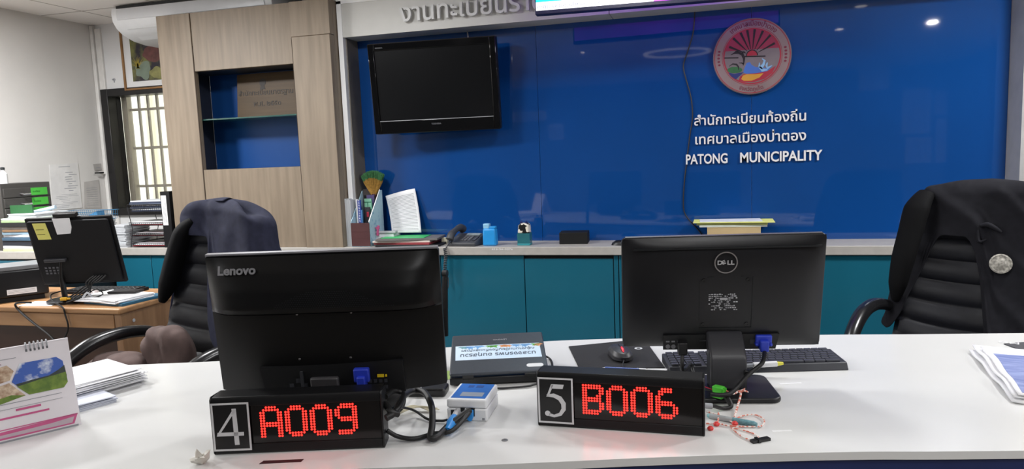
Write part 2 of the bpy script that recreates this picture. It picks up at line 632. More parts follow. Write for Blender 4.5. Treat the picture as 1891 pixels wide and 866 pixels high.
rin = RE * .70
part('sky_field', MB().prism(disc_poly(rin, .035, rin), Yb, Yb - .001, 'y'), EM_DR, em)
part('sea_field', MB().prism(disc_poly(rin, -rin, .035), Yb, Yb - .001, 'y'), EM_GR, em)
sc_ = E2(483, 425)
mb = MB()
for ang in (26, 47, 66, 84, 100, 115, 134, 155):
    w = R_(ang)
    d = (math.cos(w), math.sin(w))
    nrm = (-d[1], d[0])
    ra, rb = .034, min(rin * 1.0 - .004, .158)
    rb = .128 if ang in (26, 155) else .137
    mb.prism([(sc_[0] + d[0] * ra + nrm[0] * .0012, sc_[1] + d[1] * ra + nrm[1] * .0012), (sc_[0] + d[0] * ra - nrm[0] * .0012, sc_[1] + d[1] * ra - nrm[1] * .0012),
              (sc_[0] + d[0] * rb - nrm[0] * .0062, sc_[1] + d[1] * rb - nrm[1] * .0062), (sc_[0] + d[0] * rb + nrm[0] * .0062, sc_[1] + d[1] * rb + nrm[1] * .0062)], Yb - .001, Yb - .0022, 'y')
part('sun_rays', mb, EM_K, em)
sun = [(sc_[0] + .026 * math.cos(R_(k * 9)), sc_[1] + .026 * math.sin(R_(k * 9))) for k in range(21)]
sun2 = [(sc_[0] + .031 * math.cos(R_(k * 9)), sc_[1] + .031 * math.sin(R_(k * 9))) for k in range(21)]
mb = MB().prism(sun2, Yb - .001, Yb - .002, 'y', 1).prism(sun, Yb - .001, Yb - .003, 'y', 0)
part('sun', mb, [EM_R, EM_K], em)
mb = MB().prism([E2(198, 438), E2(345, 438), E2(345, 450), E2(198, 450)], Yb - .001, Yb - .0022, 'y').prism([E2(408, 428), E2(620, 428), E2(620, 440), E2(408, 440)], Yb - .001, Yb - .0022, 'y')
part('horizon_line', mb, EM_K, em)


def S(path, ws):
    k = RE / 400
    return stroke([E2(*p) for p in path], [w * k for w in ws])


mb = MB()
for pth, ws in (([(268, 412), (300, 396), (345, 390), (385, 408), (402, 450), (400, 490), (394, 525)], (5, 14, 24, 30, 24, 14, 8)),
                ([(300, 392), (318, 376), (345, 380)], (3, 12, 18)), ([(380, 392), (402, 384), (418, 396)], (22, 14, 4)),
                ([(350, 498), (378, 500), (398, 510)], (4, 12, 16)), ([(248, 532), (285, 508), (325, 514), (345, 540), (345, 572)], (4, 12, 18, 14, 4))):
    mb.prism(S(pth, ws), Yb - .001, Yb - .003, 'y')
part('dolphins', mb, EM_K, em)
mb = MB().prism([E2(228 + 78 * (1 + math.cos(R_(t))), 572 + 34 * math.sin(R_(t))) for t in range(0, 360, 12)], Yb - .001, Yb - .0018, 'y')
part('hill', mb, EM_G, em)
mb = MB().prism([E2(*p) for p in ((392, 600), (410, 545), (430, 500), (462, 492), (478, 520), (520, 545), (560, 550), (640, 560), (690, 535), (640, 590), (560, 608), (430, 615))], Yb - .001, Yb - .0015, 'y')
part('sea_wave', mb, EM_BL, em)
mb = MB()
for pth, ws in (([(585, 458), (612, 480), (600, 520), (570, 560)], (8, 22, 26, 40)), ([(640, 500), (630, 530), (640, 560), (688, 532)], (10, 22, 30, 4)), ([(560, 500), (556, 540), (590, 580), (640, 575)], (8, 20, 34, 16))):
    mb.prism(S(pth, ws), Yb - .0015, Yb - .0026, 'y')
part('wave_crest', mb, EM_LB, em)
mb = MB().prism([E2(*p) for p in ((240, 598), (300, 612), (400, 596), (350, 640), (318, 672), (270, 640))], Yb - .001, Yb - .0016, 'y')
part('deep_water', mb, EM_N, em)
mb = MB().prism([E2(*p) for p in ((345, 684), (362, 640), (400, 616), (520, 612), (640, 590), (725, 535), (690, 610), (610, 670), (500, 702), (410, 702))], Yb - .001, Yb - .0018, 'y')
part('shore', mb, EM_R, em)
mb = MB().prism([E2(*p) for p in ((372, 668), (390, 632), (430, 618), (520, 620), (600, 612), (560, 655), (480, 688), (400, 688))], Yb - .0018, Yb - .0028, 'y')
part('beach', mb, EM_Y, em)
EML = mat('emblem_letter', (120, 36, 58), .5)
mb = MB()
mb.text('เทศบาลเมืองป่าตอง', Matrix.Translation((0, Yb, 0)) @ FRONT, width=.235, height=.036, ext=.0016, bold=.006, arc=(RE * .80, R_(90 + 39), 1))
part('upper_lettering', mb, EML, em)
mb = MB()
mb.text('จังหวัดภูเก็ต', Matrix.Translation((0, Yb, 0)) @ FRONT, width=.13, height=.028, ext=.0016, bold=.004, arc=(RE * .91, R_(270 - 22), -1))
part('lower_lettering', mb, EML, em)
for s_ in (0, 1):
    mb = MB()
    for k in range(5):
        w = R_((168 if s_ == 0 else -8) + k * 6 * (1 if s_ == 0 else -1) + (0 if s_ == 0 else 20))
        q = (RE * .855 * math.cos(w), RE * .855 * math.sin(w))
        mb.prism([(q[0] + .007 * math.cos(R_(t)), q[1] + .0055 * math.sin(R_(t))) for t in range(0, 360, 30)], Yb, Yb - .0012, 'y')
    part('side_ornament', mb, EML, em)


def onx(x, y, X):
    d = ray(x, y)
    return Vector((0, 0, EYE)) + d * (X / d.x)


# ================================================================== ceiling downlights
def downlight(name, loc, label, power, r=.055, group=None, glow=9):
    t = thing(name, label, 'ceiling light', (loc[0], loc[1], CEIL), 0, group)
    mb = MB().lathe([(r, 0), (r + .02, 0), (r + .022, -.006), (r + .004, -.012), (r, -.006), (r, 0)], 28)
    part('trim_ring', mb, WHITE, t)
    mb = MB().lathe([(.001, -.013), (r * .95, -.013), (r * .95, -.004), (.001, -.004)], 24)
    part('diffuser', mb, mat('downlight_glow_%d' % round(glow), (255, 250, 240), .5, emis=glow, var=0), t)
    if power:
        ld = bpy.data.lights.new('downlight_beam', 'AREA')
        ld.shape = 'DISK'
        ld.size = r * 2
        ld.energy = power
        ld.color = (.985, .99, 1)
        lo_ = bpy.data.objects.new('downlight_beam', ld)
        COL.objects.link(lo_)
        lo_.location = (loc[0], loc[1], CEIL - .015)
    return t


def mirror_ceiling(px, py):
    """the ceiling spot whose reflection the back glass shows at a pixel"""
    p = onz(px, py, CEIL)
    return (p.x, 2 * GLASS_Y - p.y)


for px, py, rr_, pw_, gl, lb in (
        (1722, 38, .04, 8, 9, 'round recessed ceiling downlight mirrored brightest in the right of the blue glass'),
        (1550, 52, .035, 0, 8, 'small recessed ceiling downlight mirrored right of the round emblem'),
        (1590, 9, .045, 0, 3, 'dim recessed ceiling downlight mirrored at the top edge of the blue glass'),
        (1076, 95, .018, 0, 9, 'tiny recessed ceiling light mirrored as a dot right of the wall television')):
    downlight('ceiling_downlight', mirror_ceiling(px, py), lb, pw_, rr_, 'recessed ceiling downlights', gl)
for x, y, p_ in ((.42, .7, .28), (.5, -.7, .6), (-2.95, .6, 1.0), (-3.2, -.8, 1.0), (3.0, 1.0, .9), (3.15, .2, 1.2), (-3.6, 2.5, 3.0), (-2.0, 2.75, .9), (-.3, 2.75, .5), (1.6, 2.9, 1.55)):  # unseen lamps added to light counter and walls, placed clear of the glass reflections
    downlight('ceiling_downlight', (x, y), 'round recessed ceiling downlight out of view, in the ceiling before the blue wall', LAMP_W * p_, .17, glow=2, group='recessed ceiling downlights out of view')
# round ceiling ring seen as a reflection
rc = mirror_ceiling(1250, 97)
mb = MB()
mb.lathe([(.335, 0), (.375, 0), (.375, -.012), (.335, -.012), (.335, 0)], 64)
single('ceiling_ring', mb, mat('ring_white', (240, 238, 230), .5, emis=1.2, var=0), 'white ring light on the ceiling, mirrored left of the emblem', 'ceiling light', (rc[0], rc[1], CEIL))

# ================================================================== things on the walls
# television
tv = thing('television', 'black wall television switched off under the white header', 'television', (-1.521, 3.966, 1.512), R_(5.2))
T = Matrix.Rotation(R_(6.1), 4, 'X')
w, h = .762, .523
mb = MB(T)
mb.prism(rrect(-w / 2, w / 2, 0, h, .012), 0, .04, 'y')
part('casing', mb, BLACK, tv, bevel=.004)
mb = MB(T)
bz = .038
for a in ((-w / 2 + .002, -w / 2 + bz, .003, h - .003), (w / 2 - bz, w / 2 - .002, .003, h - .003), (-w / 2 + bz, w / 2 - bz, h - bz - .004, h - .003), (-w / 2 + bz, w / 2 - bz, .003, .075)):
    mb.box(a[0], a[1], -.012, .004, a[2], a[3])
part('bezel', mb, GLOSSB, tv, bevel=.003)
part('screen', MB(T).box(-w / 2 + bz, w / 2 - bz, -.003, .003, .075, h - bz - .004), mat('tv_screen', (5, 6, 8), .22, var=.02), tv)
part('trim_line', MB(T).box(-w / 2 + bz, w / 2 - bz, -.0125, -.006, .0745, .0775), LGREY, tv)
mb = MB(T)
mb.text('TOSHIBA', FR(-.03, -.0122, .045), width=.06, height=.013, ext=.001, bold=.02)
mb.text('REGZA', FR(-w / 2 + .05, -.0122, h - .03), width=.045, height=.010, ext=.001, bold=.02)
part('maker_lettering', mb, MGREY, tv)
mb = MB(T).box(-.12, .12, .04, .062, .15, .4)
part('wall_bracket', mb, DGREY, tv)
T2 = ony(866, 68, 4.09)
mb = MB().tube([(T2.x, 4.08, T2.z - .02), (T2.x - .01, 4.09, HZ + .01)], .004, 6)
single('television_cable', mb, LGREY, 'thin pale cable rising from the top of the wall television', 'cable')
# cable on the blue glass
pts = [(1283, 22), (1280, 60), (1270, 95), (1262, 122), (1268, 150), (1276, 180), (1279, 215), (1274, 250), (1268, 300), (1264, 335), (1262, 372), (1266, 397), (1290, 425), (1297, 436)]
mb = MB().tube([ony(p[0], p[1], GLASS_Y - .006) for p in pts], .0035, 6, 4)
single('wall_cable', mb, RUBBER, 'thin black cable hanging down the blue glass left of the emblem', 'cable')
# lit display hanging in front of the header
bl, br = ony(988, 27, 3.55), ony(1480, -11, 3.62)
sw = (br - bl).xy.length
ds = thing('display_screen', 'bright lit display with white band and purple picture hanging before the header', 'screen', bl, math.atan2(br.y - bl.y, br.x - bl.x))
sh = CEIL - .02 - bl.z
part('frame', MB().box(0, sw, .004, .06, 0, sh), mat('screen_frame', (34, 32, 70), .4), ds, bevel=.003)
EMC = mat('display_cyan', (40, 205, 235), .4, emis=1.0, var=.05, scale=3)
EMW = mat('display_white', (250, 250, 255), .4, emis=1.0, var=.01)
EMP = mat('display_purple', (96, 30, 205), .4, emis=1.3, var=.2, scale=4, rgb2=(190, 60, 230))
EMM = mat('display_magenta', (235, 110, 240), .4, emis=1.0, var=.1)
mb = MB()
wx = sw * .465
mb.box(.006, wx, .001, .004, .058, sh - .012, 0)
mb.box(.006, wx, .0005, .004, .018, .058, 1)
mb.box(wx, sw - .008, .001, .004, .018, sh - .012, 2)
mb.prism([(wx, .018), (wx + .12, .022), (wx + .10, .05), (wx, .06)], .0005, .001, 'y', 3)
part('picture', mb, [EMC, EMW, EMP, EMM], ds)
mb = MB().text('เทศบาลเมืองป่าตอง จังหวัดภูเก็ต', FR(.012, 0, .026), width=.42, height=.026, ext=.0006)
part('ticker_lettering', mb, mat('display_grey', (170, 170, 190), .4, emis=.4), ds)
part('rear_picture', MB().box(.01, sw - .01, .06, .062, .02, sh - .02), mat('rear_glow', (120, 44, 200), .4, emis=1.7, var=.2, scale=3), ds)  # glowing back added so the glass mirrors a purple cast
part('hanger', MB().box(sw * .5 - .03, sw * .5 + .03, .03, .05, sh - .01, sh + .019), DGREY, ds)

# air conditioner
ACP = [(4.36, 2.425), (3.97, 2.425), (3.952, 2.41), (3.945, 2.37), (3.952, 2.325), (3.98, 2.285), (4.03, 2.25), (4.12, 2.222), (4.22, 2.21), (4.36, 2.21)]
ac = thing('air_conditioner', 'long white air conditioner under the ceiling above the framed picture', 'air conditioner', (-3.1, 4.2, 2.21))
ac_o = Vector((-3.1, 4.2, 2.21))
ACM = mat('ac_white', (222, 224, 226), .35, var=.02)


def A(mb):
    mb.M = Matrix.Translation(-ac_o)
    return mb


part('casing', A(MB()).prism(ACP, -3.745, -2.55, 'x'), ACM, ac, bevel=.004)
part('front_panel', A(MB()).prism([(3.9445, 2.403), (3.9395, 2.37), (3.9445, 2.332), (3.955, 2.332), (3.955, 2.403)], -3.70, -2.6, 'x'), mat('ac_panel', (205, 207, 210), .3, var=.02), ac)
part('air_inlet', A(MB()).box(-3.70, -2.6, 3.9435, 3.97, 2.404, 2.42), TEALD, ac)
part('louvre', A(MB()).prism([(3.985, 2.279), (4.10, 2.222), (4.102, 2.226), (3.987, 2.283)], -3.66, -2.62, 'x'), ACM, ac)

# framed picture
pa, pb, pc = ony(222, 50, WIN_Y - .02), ony(233, 168, WIN_Y - .02), ony(300, 160, WIN_Y - .02)
px0, pz0, pz1 = pa.x, pb.z, ony(222, 40, WIN_Y).z + .04
px1 = px0 + .56
pf = thing('framed_picture', 'gold framed print of dark foliage and yellow spiky leaves above the window', 'picture', ((px0 + px1) / 2, WIN_Y - .02, pz0))
pw, ph = (px1 - px0) / 2, pz1 - pz0
mb = MB()
for q in ((-pw, -pw + .014, 0, ph), (pw - .014, pw, 0, ph), (-pw + .014, pw - .014, 0, .014), (-pw + .014, pw - .014, ph - .014, ph)):
    mb.box(q[0], q[1], -.02, .018, q[2], q[3])
part('frame', mb, mat('dull_gold', (150, 112, 72), .45, .4), pf, bevel=.003)
part('mat_board', MB().box(-pw + .014, pw - .014, -.006, .016, .014, ph - .014), PALE, pf)
ART = mat('foliage_print', (112, 112, 60), .6, rgb2=(38, 34, 44), scale=9, kind='noise', lo=.42, hi=.6, detail=6)
mb = MB().box(-pw + .075, pw - .075, -.0075, -.006, .062, ph - .062, 0)
aw, az0, az1 = pw - .075, .062, ph - .062


def leaf(cx, cz, n, r0_, r1_, a0, a1, mi, y):
    for k in range(n):
        w = R_(a0 + (a1 - a0) * k / max(1, n - 1))
        d = (math.cos(w), math.sin(w))
        mb.prism([(cx + r0_ * d[0] - .008 * d[1], cz + r0_ * d[1] + .008 * d[0]), (cx + r0_ * d[0] + .008 * d[1], cz + r0_ * d[1] - .008 * d[0]), (cx + r1_ * d[0], cz + r1_ * d[1])], y, y - .0003, 'y', mi)


ART2 = [ART, mat('print_yellow', (150, 132, 44), .6), mat('print_olive', (140, 138, 84), .6, var=.2, scale=20), mat('print_maroon', (104, 62, 58), .6, var=.2, scale=30), mat('print_teal', (118, 132, 116), .6, var=.1, scale=20)]
rnd = random.Random(31)


def blob(cx, cz, rx, rz, mi, y, k=.35):
    pts = []
    ph = rnd.uniform(0, 9)
    for t in range(0, 360, 12):
        f = 1 + k * noise.noise(Vector((math.cos(R_(t)) * 1.6 + ph, math.sin(R_(t)) * 1.6, ph)))
        pts.append((max(-aw, min(aw, cx + rx * f * math.cos(R_(t)))), max(az0, min(az1, cz + rz * f * math.sin(R_(t))))))
    mb.prism(pts, y, y - .0002, 'y', mi)


blob(-aw + .13, az1 - .09, .11, .05, 2, -.0075)
blob(-aw + .20, az0 + .19, .09, .06, 3, -.0076)
blob(-aw + .10, az0 + .08, .07, .06, 4, -.0077)
blob(-aw + .22, az0 + .05, .07, .04, 2, -.0076)
for k in range(14):
    cx, cz = -aw + .05 + .02 * k, az1 - .13 + .012 * math.sin(k * 2)
    d = rnd.uniform(.5, 1.1)
    L_ = rnd.uniform(.05, .085)
    pth = [(cx, cz), (cx + L_ * .5 * math.cos(d), cz + L_ * .6 * math.sin(d)), (min(aw, cx + L_ * math.cos(d * .7)), cz + L_ * .8 * math.sin(d * .9))]
    mb.prism(stroke(pth, [.004, .013, .002]), -.0078, -.0081, 'y', 2 if k % 3 else 1)
for k in range(11):
    d = R_(35 + 12 * k)
    L_ = rnd.uniform(.05, .10)
    pth = [(-aw + .035 + .004 * k, az0 + .09), (-aw + .035 + .004 * k + L_ * .5 * math.cos(d), az0 + .09 + L_ * .5 * math.sin(d)), (max(-aw, -aw + .035 + .004 * k + L_ * math.cos(d)), az0 + .09 + L_ * math.sin(d))]
    mb.prism(stroke(pth, [.005, .006, .001]), -.0081, -.0084, 'y', 1)
part('print', mb, ART2, pf)
hk = ony(211, 147, WIN_Y)
single('wall_hook', MB().lathe([(.011, 0), (.011, .006), (.004, .008), (.004, .018), (.001, .018)], 12).box(-.003, .003, -.022, -.01, 0, .005), LGREY,
       'small grey hook on the white wall left of the framed picture', 'hook', (hk.x, WIN_Y, hk.z)).rotation_euler = (R_(90), 0, 0)


# notices on the left wall
def wall_sheet(name, quad, X, label, cat, lines, m=PAPER):
    P = [onx(px, py, X) for px, py in quad]
    o = thing(name, label, cat, P[3])
    e = [p - P[3] for p in P]
    mb = MB().add([e[0], e[1], e[2], e[3]] + [p + Vector((-.002, 0, 0)) for p in e], [(3, 2, 1, 0), (4, 5, 6, 7), (0, 1, 5, 4), (1, 2, 6, 5), (2, 3, 7, 6), (3, 0, 4, 7)])
    part('sheet', mb, m, o)
    mb = MB()

    def q(u, v):
        return e[3] * (1 - u) * (1 - v) + e[2] * u * (1 - v) + e[1] * u * v + e[0] * (1 - u) * v + Vector((.0006, 0, 0))
    for u0_, u1_, v, t in lines:
        mb.add([q(u0_, v), q(u1_, v), q(u1_, v + t), q(u0_, v + t)], [(0, 1, 2, 3)])
    part('print', mb, FAINT, o)
    return o


rnd = random.Random(4)
ln = [(.3, .7, .93, .012)] + [(.08 + rnd.random() * .3, .5 + rnd.random() * .45, .04 + .035 * k, .006) for k in range(9)] + [(.35 + rnd.random() * .3, .7 + rnd.random() * .25, .4 + .05 * k, .012) for k in range(9)]
wall_sheet('wall_chart', ((91, 304), (144, 301), (152, 384), (97, 388)), LEFT_X + .004, 'large pale printed chart taped to the left wall', 'notice', ln, mat('chart_paper', (224, 222, 220), .8))
ln = [(.15, .85, .1 + .08 * k, .01) for k in range(9)]
wall_sheet('wall_notice', ((155, 336), (182, 332), (187, 384), (156, 384)), LEFT_X + .004, 'smaller faded notice on the left wall right of the printed chart', 'notice', ln, mat('faded_notice', (192, 188, 184), .8))
wall_sheet('wall_notice', ((172, 303), (187, 302), (188, 314), (175, 316)), LEFT_X + .004, 'tiny grey sheet high on the left wall beside the corner', 'notice', [(.2, .8, .4, .06)], mat('grey_notice', (176, 172, 168), .8))
hk = onx(185, 319, LEFT_X)
single('wall_hook', MB().cyl((0, 0, 0), (.03, 0, .0), .006).box(.02, .03, -.07, .0, -.005, .005), BLACK, 'black hook on the left wall beside the corner trunking', 'hook', (LEFT_X, hk.y, hk.z))

# ================================================================== credenza
SIDE_X = -3.85
mb = MB()
mb.box(SIDE_X, PX_R + .05, FRONT_Y, GLASS_Y - .001, CRED_Z - .047, CRED_Z)
mb.box(SIDE_X, -3.2, GLASS_Y - .001, WIN_Y - .002, CRED_Z - .047, CRED_Z)
wt = single('worktop', mb, WTOP, 'long grey laminate worktop running under the blue glass wall', 'worktop', bevel=.003)
A = ony(908, 462, FRONT_Y)
mb = MB().text('416-56-0076', FR(A.x, FRONT_Y - .0005, A.z), width=.125, height=.016, ext=.0004)
part('inventory_number', mb, PAPER, wt)
xa = ony(281, 500, 3.86).x
xb = ony(970, 540, 3.86).x
xc = ony(1134, 540, 3.86).x
dw = xc - xb
edges = [xb - dw * k for k in range(5, 0, -1)] + [xb, xc, xc + .028, xc + .028 + dw, xc + .028 + 2 * dw]
edges = [SIDE_X + .01, xa] + [e for e in edges if e > xa + .2] + [PX_R + .04]
for k in range(len(edges) - 1):
    a, b = edges[k], edges[k + 1]
    c = thing('base_cabinet', 'teal gloss base cabinet, %s from the left end of the worktop' % ['first', 'second', 'third', 'fourth', 'fifth', 'sixth', 'seventh', 'eighth', 'ninth', 'tenth', 'eleventh'][k], 'cabinet', (a, 3.86, 0), 0, 'teal base cabinets')
    open_gap = .022 if abs(a - xb) < .01 else .004
    part('carcass', MB().box(.001, b - a - .001, .02, GLASS_Y - 3.862, .06, CRED_Z - .049), TEALD, c)
    part('door', MB().box(.0025, b - a - .0025, 0, .019, .08, CRED_Z - .047 - open_gap), TEAL, c, bevel=.0015)
    part('plinth', MB().box(.001, b - a - .001, .05, .07, 0, .06), TEALD, c)
SZ = .90
sc = thing('side_cabinet', 'low cabinet with grey top against the left wall, piled with files', 'cabinet', (-4.115, 3.36, 0))
part('top', MB().box(-.262, .262, -.06, 1.05, SZ - .046, SZ), WTOP, sc, bevel=.003)
part('body', MB().box(-.262, .255, -.04, 1.05, 0, SZ - .047), TEALD, sc)
part('door', MB().box(-.26, .253, -.058, -.04, .08, SZ - .055), TEAL, sc)

# ---------------------------------------------------------------- things on the left of the credenza
UX = -4.12
q = onx(91, 335, UX)
fc = thing('drawer_unit', 'dark grey steel drawer unit with bright green labels by the left wall', 'drawer unit', (UX, q.y, SZ), R_(90))
fh = q.z - SZ
STEEL = mat('dark_steel', (78, 76, 74), .45, .3, var=.06)
part('casing', MB().box(-.34, 0, 0, .25, 0, fh), STEEL, fc, bevel=.003)
la, lb_ = onx(56, 360, UX).y - q.y, onx(86, 360, UX).y - q.y
for k in range(6):
    z1 = fh - .03 - k * .062
    if z1 - .055 < .01:
        break
    d = part('drawer', MB().box(-.328, -.012, -.008, .004, z1 - .056, z1), STEEL, fc, bevel=.002)
    part('label', MB().box(la, lb_, -.0095, -.008, z1 - .05, z1 - .004), GREEN, d, label='bright green label card')
    part('handle', MB().tube([(la - .075, -.008, z1 - .035), (la - .07, -.026, z1 - .038), (la - .02, -.026, z1 - .038), (la - .015, -.008, z1 - .035)], .007, 8), CHROME, d)
    part('handwriting', MB().text('ทะเบียน', FR(la + .012, -.0098, z1 - .033), width=.05, ext=.0005), mat('green_ink', (30, 84, 30), .7), d)
bq = onx(7, 333, UX - .08)
mb = MB().lathe([(.001, 0), (.022, 0), (.022, .06), (.010, .075), (.010, .085)], 20, 0).lathe([(.012, .085), (.012, .10), (.001, .102)], 16, 1)
single('bottle', mb, [WHITE, mat('bottle_cap', (40, 44, 46), .5)], 'small white bottle with dark cap on top of the steel drawer unit', 'bottle', (UX - .08, bq.y, q.z))
# pile of files on the side cabinet front
cols = [('pale green card folder', (206, 214, 170)), ('white loose-leaf file', (225, 226, 228)), ('dark navy box file', (34, 40, 52)), ('blue plastic folder', (66, 96, 120)), ('white paper file', (214, 216, 220)),
        ('pale blue folder', (140, 170, 190)), ('brown card folder', (140, 112, 84)), ('grey card file', (150, 150, 150)), ('black ring file', (22, 24, 26)), ('light green folder', (170, 200, 150)), ('pale mint sheet folder', (206, 220, 206))]
pos = ['at the very bottom of the pile left of the black monitor', 'second from the bottom of the pile', 'third from the bottom of the pile', 'fourth from the bottom of the pile', 'fifth from the bottom of the pile', 'in the middle of the pile',
       'just above the middle of the pile', 'fourth from the top of the pile', 'third from the top of the pile', 'second from the top of the pile', 'topmost on the pile left of the black monitor']
z = SZ
for k, ((nm, c), ps) in enumerate(zip(cols, pos)):
    t = (.015, .018, .03, .019, .016, .016, .013, .016, .026, .013, .012)[k]
    mb = MB().box(-.118, .118, -.135, .135, 0, t)
    o = single('file_folder', mb, mat('folder_' + nm.replace(' ', '_'), c, .6, var=.1, scale=20), nm + ' ' + ps, 'folder', (-3.985 + random.uniform(-.008, .012), 3.45 + random.uniform(-.008, .008), z), R_(random.uniform(-3, 3)), 'files piled on the side cabinet', bevel=.002)
    z += t + .0005
# loose papers and basket between the drawers and the black trays


def wire_rect(mb, x0, x1, y0, y1, z, r):
    mb.tube([(x0, y0, z), (x1, y0, z), (x1, y1, z), (x0, y1, z), (x0, y0, z)], r, 5)


def wire_basket(mb, w, d, h, flare, step, r):
    for k, zz in enumerate((0, h * .5, h)):
        f = flare * zz / h
        wire_rect(mb, -w / 2 - f, w / 2 + f, -d / 2 - f, d / 2 + f, zz, r * (1.5 if k == 2 else 1))
    n = int(w / step)
    for i in range(n + 1):
        x = -w / 2 + w * i / n
        mb.tube([(x, -d / 2 - flare, h), (x, -d / 2, 0), (x, d / 2, 0), (x, d / 2 + flare, h)], r, 4)
    n = int(d / step)
    for i in range(n + 1):
        y = -d / 2 + d * i / n
        mb.tube([(-w / 2 - flare, y, h), (-w / 2, y, 0), (w / 2, y, 0), (w / 2 + flare, y, h)], r, 4)


BLW = mat('blue_wire', (70, 130, 170), .4, .2)
BX = ony(150, 392, 3.95)
o = sheet_stack(17, .33, .24, .0075, .005, 11)
single('paper_stack', o, PAPER2, 'tall block of stacked paper behind the black monitor, carrying the blue basket', 'papers', (BX.x, 3.95, SZ), bevel=0)
bz_ = SZ + 17 * .0075
bk = single('wire_basket', (lambda m: (wire_basket(m, .36, .20, .06, .012, .018, .0015), m)[1])(MB()), BLW, 'blue wire basket on the paper block behind the black monitor', 'basket', (BX.x + .02, 3.95, bz_ + .002))
o = sheet_stack(5, .22, .16, .004, .004, 5, tw=1)
single('paper_sheaf', o, PAPER, 'white sheaf of paper lying inside the blue wire basket', 'papers', (BX.x - .05, 3.95, bz_ + .006), R_(2))
mb = MB().prism([(-.06, 0), (.06, 0), (.06, .06), (-.06, .012)], -.03, .03, 'y')
single('blue_booklet', mb, mat('sky_blue_card', (84, 146, 196), .5, var=.1), 'blue booklet standing in the right half of the blue basket', 'booklet', (BX.x + .135, 3.92, bz_ + .006))
o = sheet_stack(20, .13, .22, .0075, .004, 17)
single('paper_stack', o, PAPER2, 'narrow block of white paper between the black monitor and the black letter tray', 'papers', (-3.83 + .03, 3.98, CRED_Z + .0005))
single('paper_sheaf', sheet_stack(6, .20, .24, .004, .006, 8), PAPER2, 'grey white sheaf on top of the file pile beside the steel drawers', 'papers', (-3.98, 3.47, z), R_(4))
single('green_booklet', MB().box(-.07, .07, -.006, .006, 0, .05), mat('dark_green_card', (38, 96, 52), .5), 'dark green booklet on edge in front of the steel drawers', 'booklet', (-4.03, 3.40, z + .024), R_(12))
mb = MB().tube([(0, 0, 0), (.15, .03, .025)], [.009, .012], 10)
single('rolled_paper', mb, mat('pale_blue_paper', (180, 200, 214), .7), 'pale blue rolled paper lying over the files behind the webcam', 'paper roll', (-4.02, 3.46, z + .026))

# black wire letter trays with paper
tq = Vector((-3.55, 4.0, CRED_Z))
lt = thing('letter_tray', 'black wire letter tray of four tiers under the barred window', 'letter tray', tq)
WIRE = mat('black_wire', (34, 34, 38), .45, .2)
TW, TD = .31, .23
for k, zz in enumerate((.006, .075, .145, .235)):
    mb = MB()
    mb.M = Matrix.Translation((0, 0, zz))
    wire_basket(mb, TW, TD, .02 if k < 3 else .05, .004, .016, .0015)
    part('tier', mb, WIRE, lt)
for sx in (-1, 1):
    for sy in (-1, 1):
        mb = MB().tube([(sx * (TW / 2 + .008), sy * TD / 2, 0), (sx * (TW / 2 - .02), sy * TD / 2, .12), (sx * (TW / 2 + .008), sy * TD / 2, .27)], .0025, 6)
        part('post', mb, WIRE, lt)
for k, (zz, lb, n, t) in enumerate(((.008, 'white papers in the lowest tier of the black letter tray', 4, .004), (.077, 'white papers with red edge in the second tier of the letter tray', 4, .004), (.147, 'cream papers in the third tier of the letter tray', 5, .004),
                                    (.237, 'dark blue folders and papers heaped in the top tier of the letter tray', 8, .009))):
    o = sheet_stack(n, .285, .21, t, .008, 30 + k, tw=1.5)
    o.m = [((i // 6) % 3 if k == 3 else (1 if (i // 6) == 0 else 0)) for i in range(len(o.m))]
    ms = [PAPER, mat('red_card', (170, 50, 60), .6), PAPER2] if k < 3 else [mat('navy_folder', (58, 66, 88), .5), PAPER2, mat('slate_folder', (92, 102, 122), .5)]
    single('paper_sheaf', o, ms, lb, 'papers', (tq.x, tq.y - .004, CRED_Z + zz + .002), 0)
q0, q1 = ony(294, 354, 3.87), ony(312, 352, 3.87)
bi = thing('ring_binder', 'black ring binder with long white spine label beside the oak cabinet', 'binder', (q0.x + .037, 3.87, CRED_Z), R_(-4))
bh = q0.z - CRED_Z
part('cover', MB().box(-.037, .037, 0, .25, 0, bh), MATT, bi, bevel=.003)
part('spine_label', MB().box(-.03, .012, -.0012, 0, bh * .40, bh * .93), PAPER, bi, label='long white paper label')
mb = MB()
for k in range(4):
    mb.box(-.022 + k * .008, -.019 + k * .008, -.0016, -.0012, bh * .45, bh * (.7 + .05 * k))
part('spine_print', mb, FAINT, bi)
part('sticker', MB().box(.037, .0378, .03, .12, bh * .6, bh * .85), mat('blue_sticker', (70, 140, 190), .5), bi, label='small blue sticker')

# ---------------------------------------------------------------- things on the middle of the credenza
def cy(px, Y):
    """point on the worktop at depth Y under pixel column px"""
    a = ony(px, 440, Y)
    return Vector((a.x, Y, CRED_Z))


# upright paper ream beside the file box
q = cy(643, 3.90)
q.x += .012
o = single('paper_ream', (lambda m: ([m.box(-.02 + .0065 * k, -.0145 + .0065 * k, 0, .2, 0, .29 - .004 * (k % 3)) for k in range(6)], m)[1])(MB()), PAPER2, 'white papers standing upright between the oak cabinet and the brown file box', 'papers', q, R_(-2))
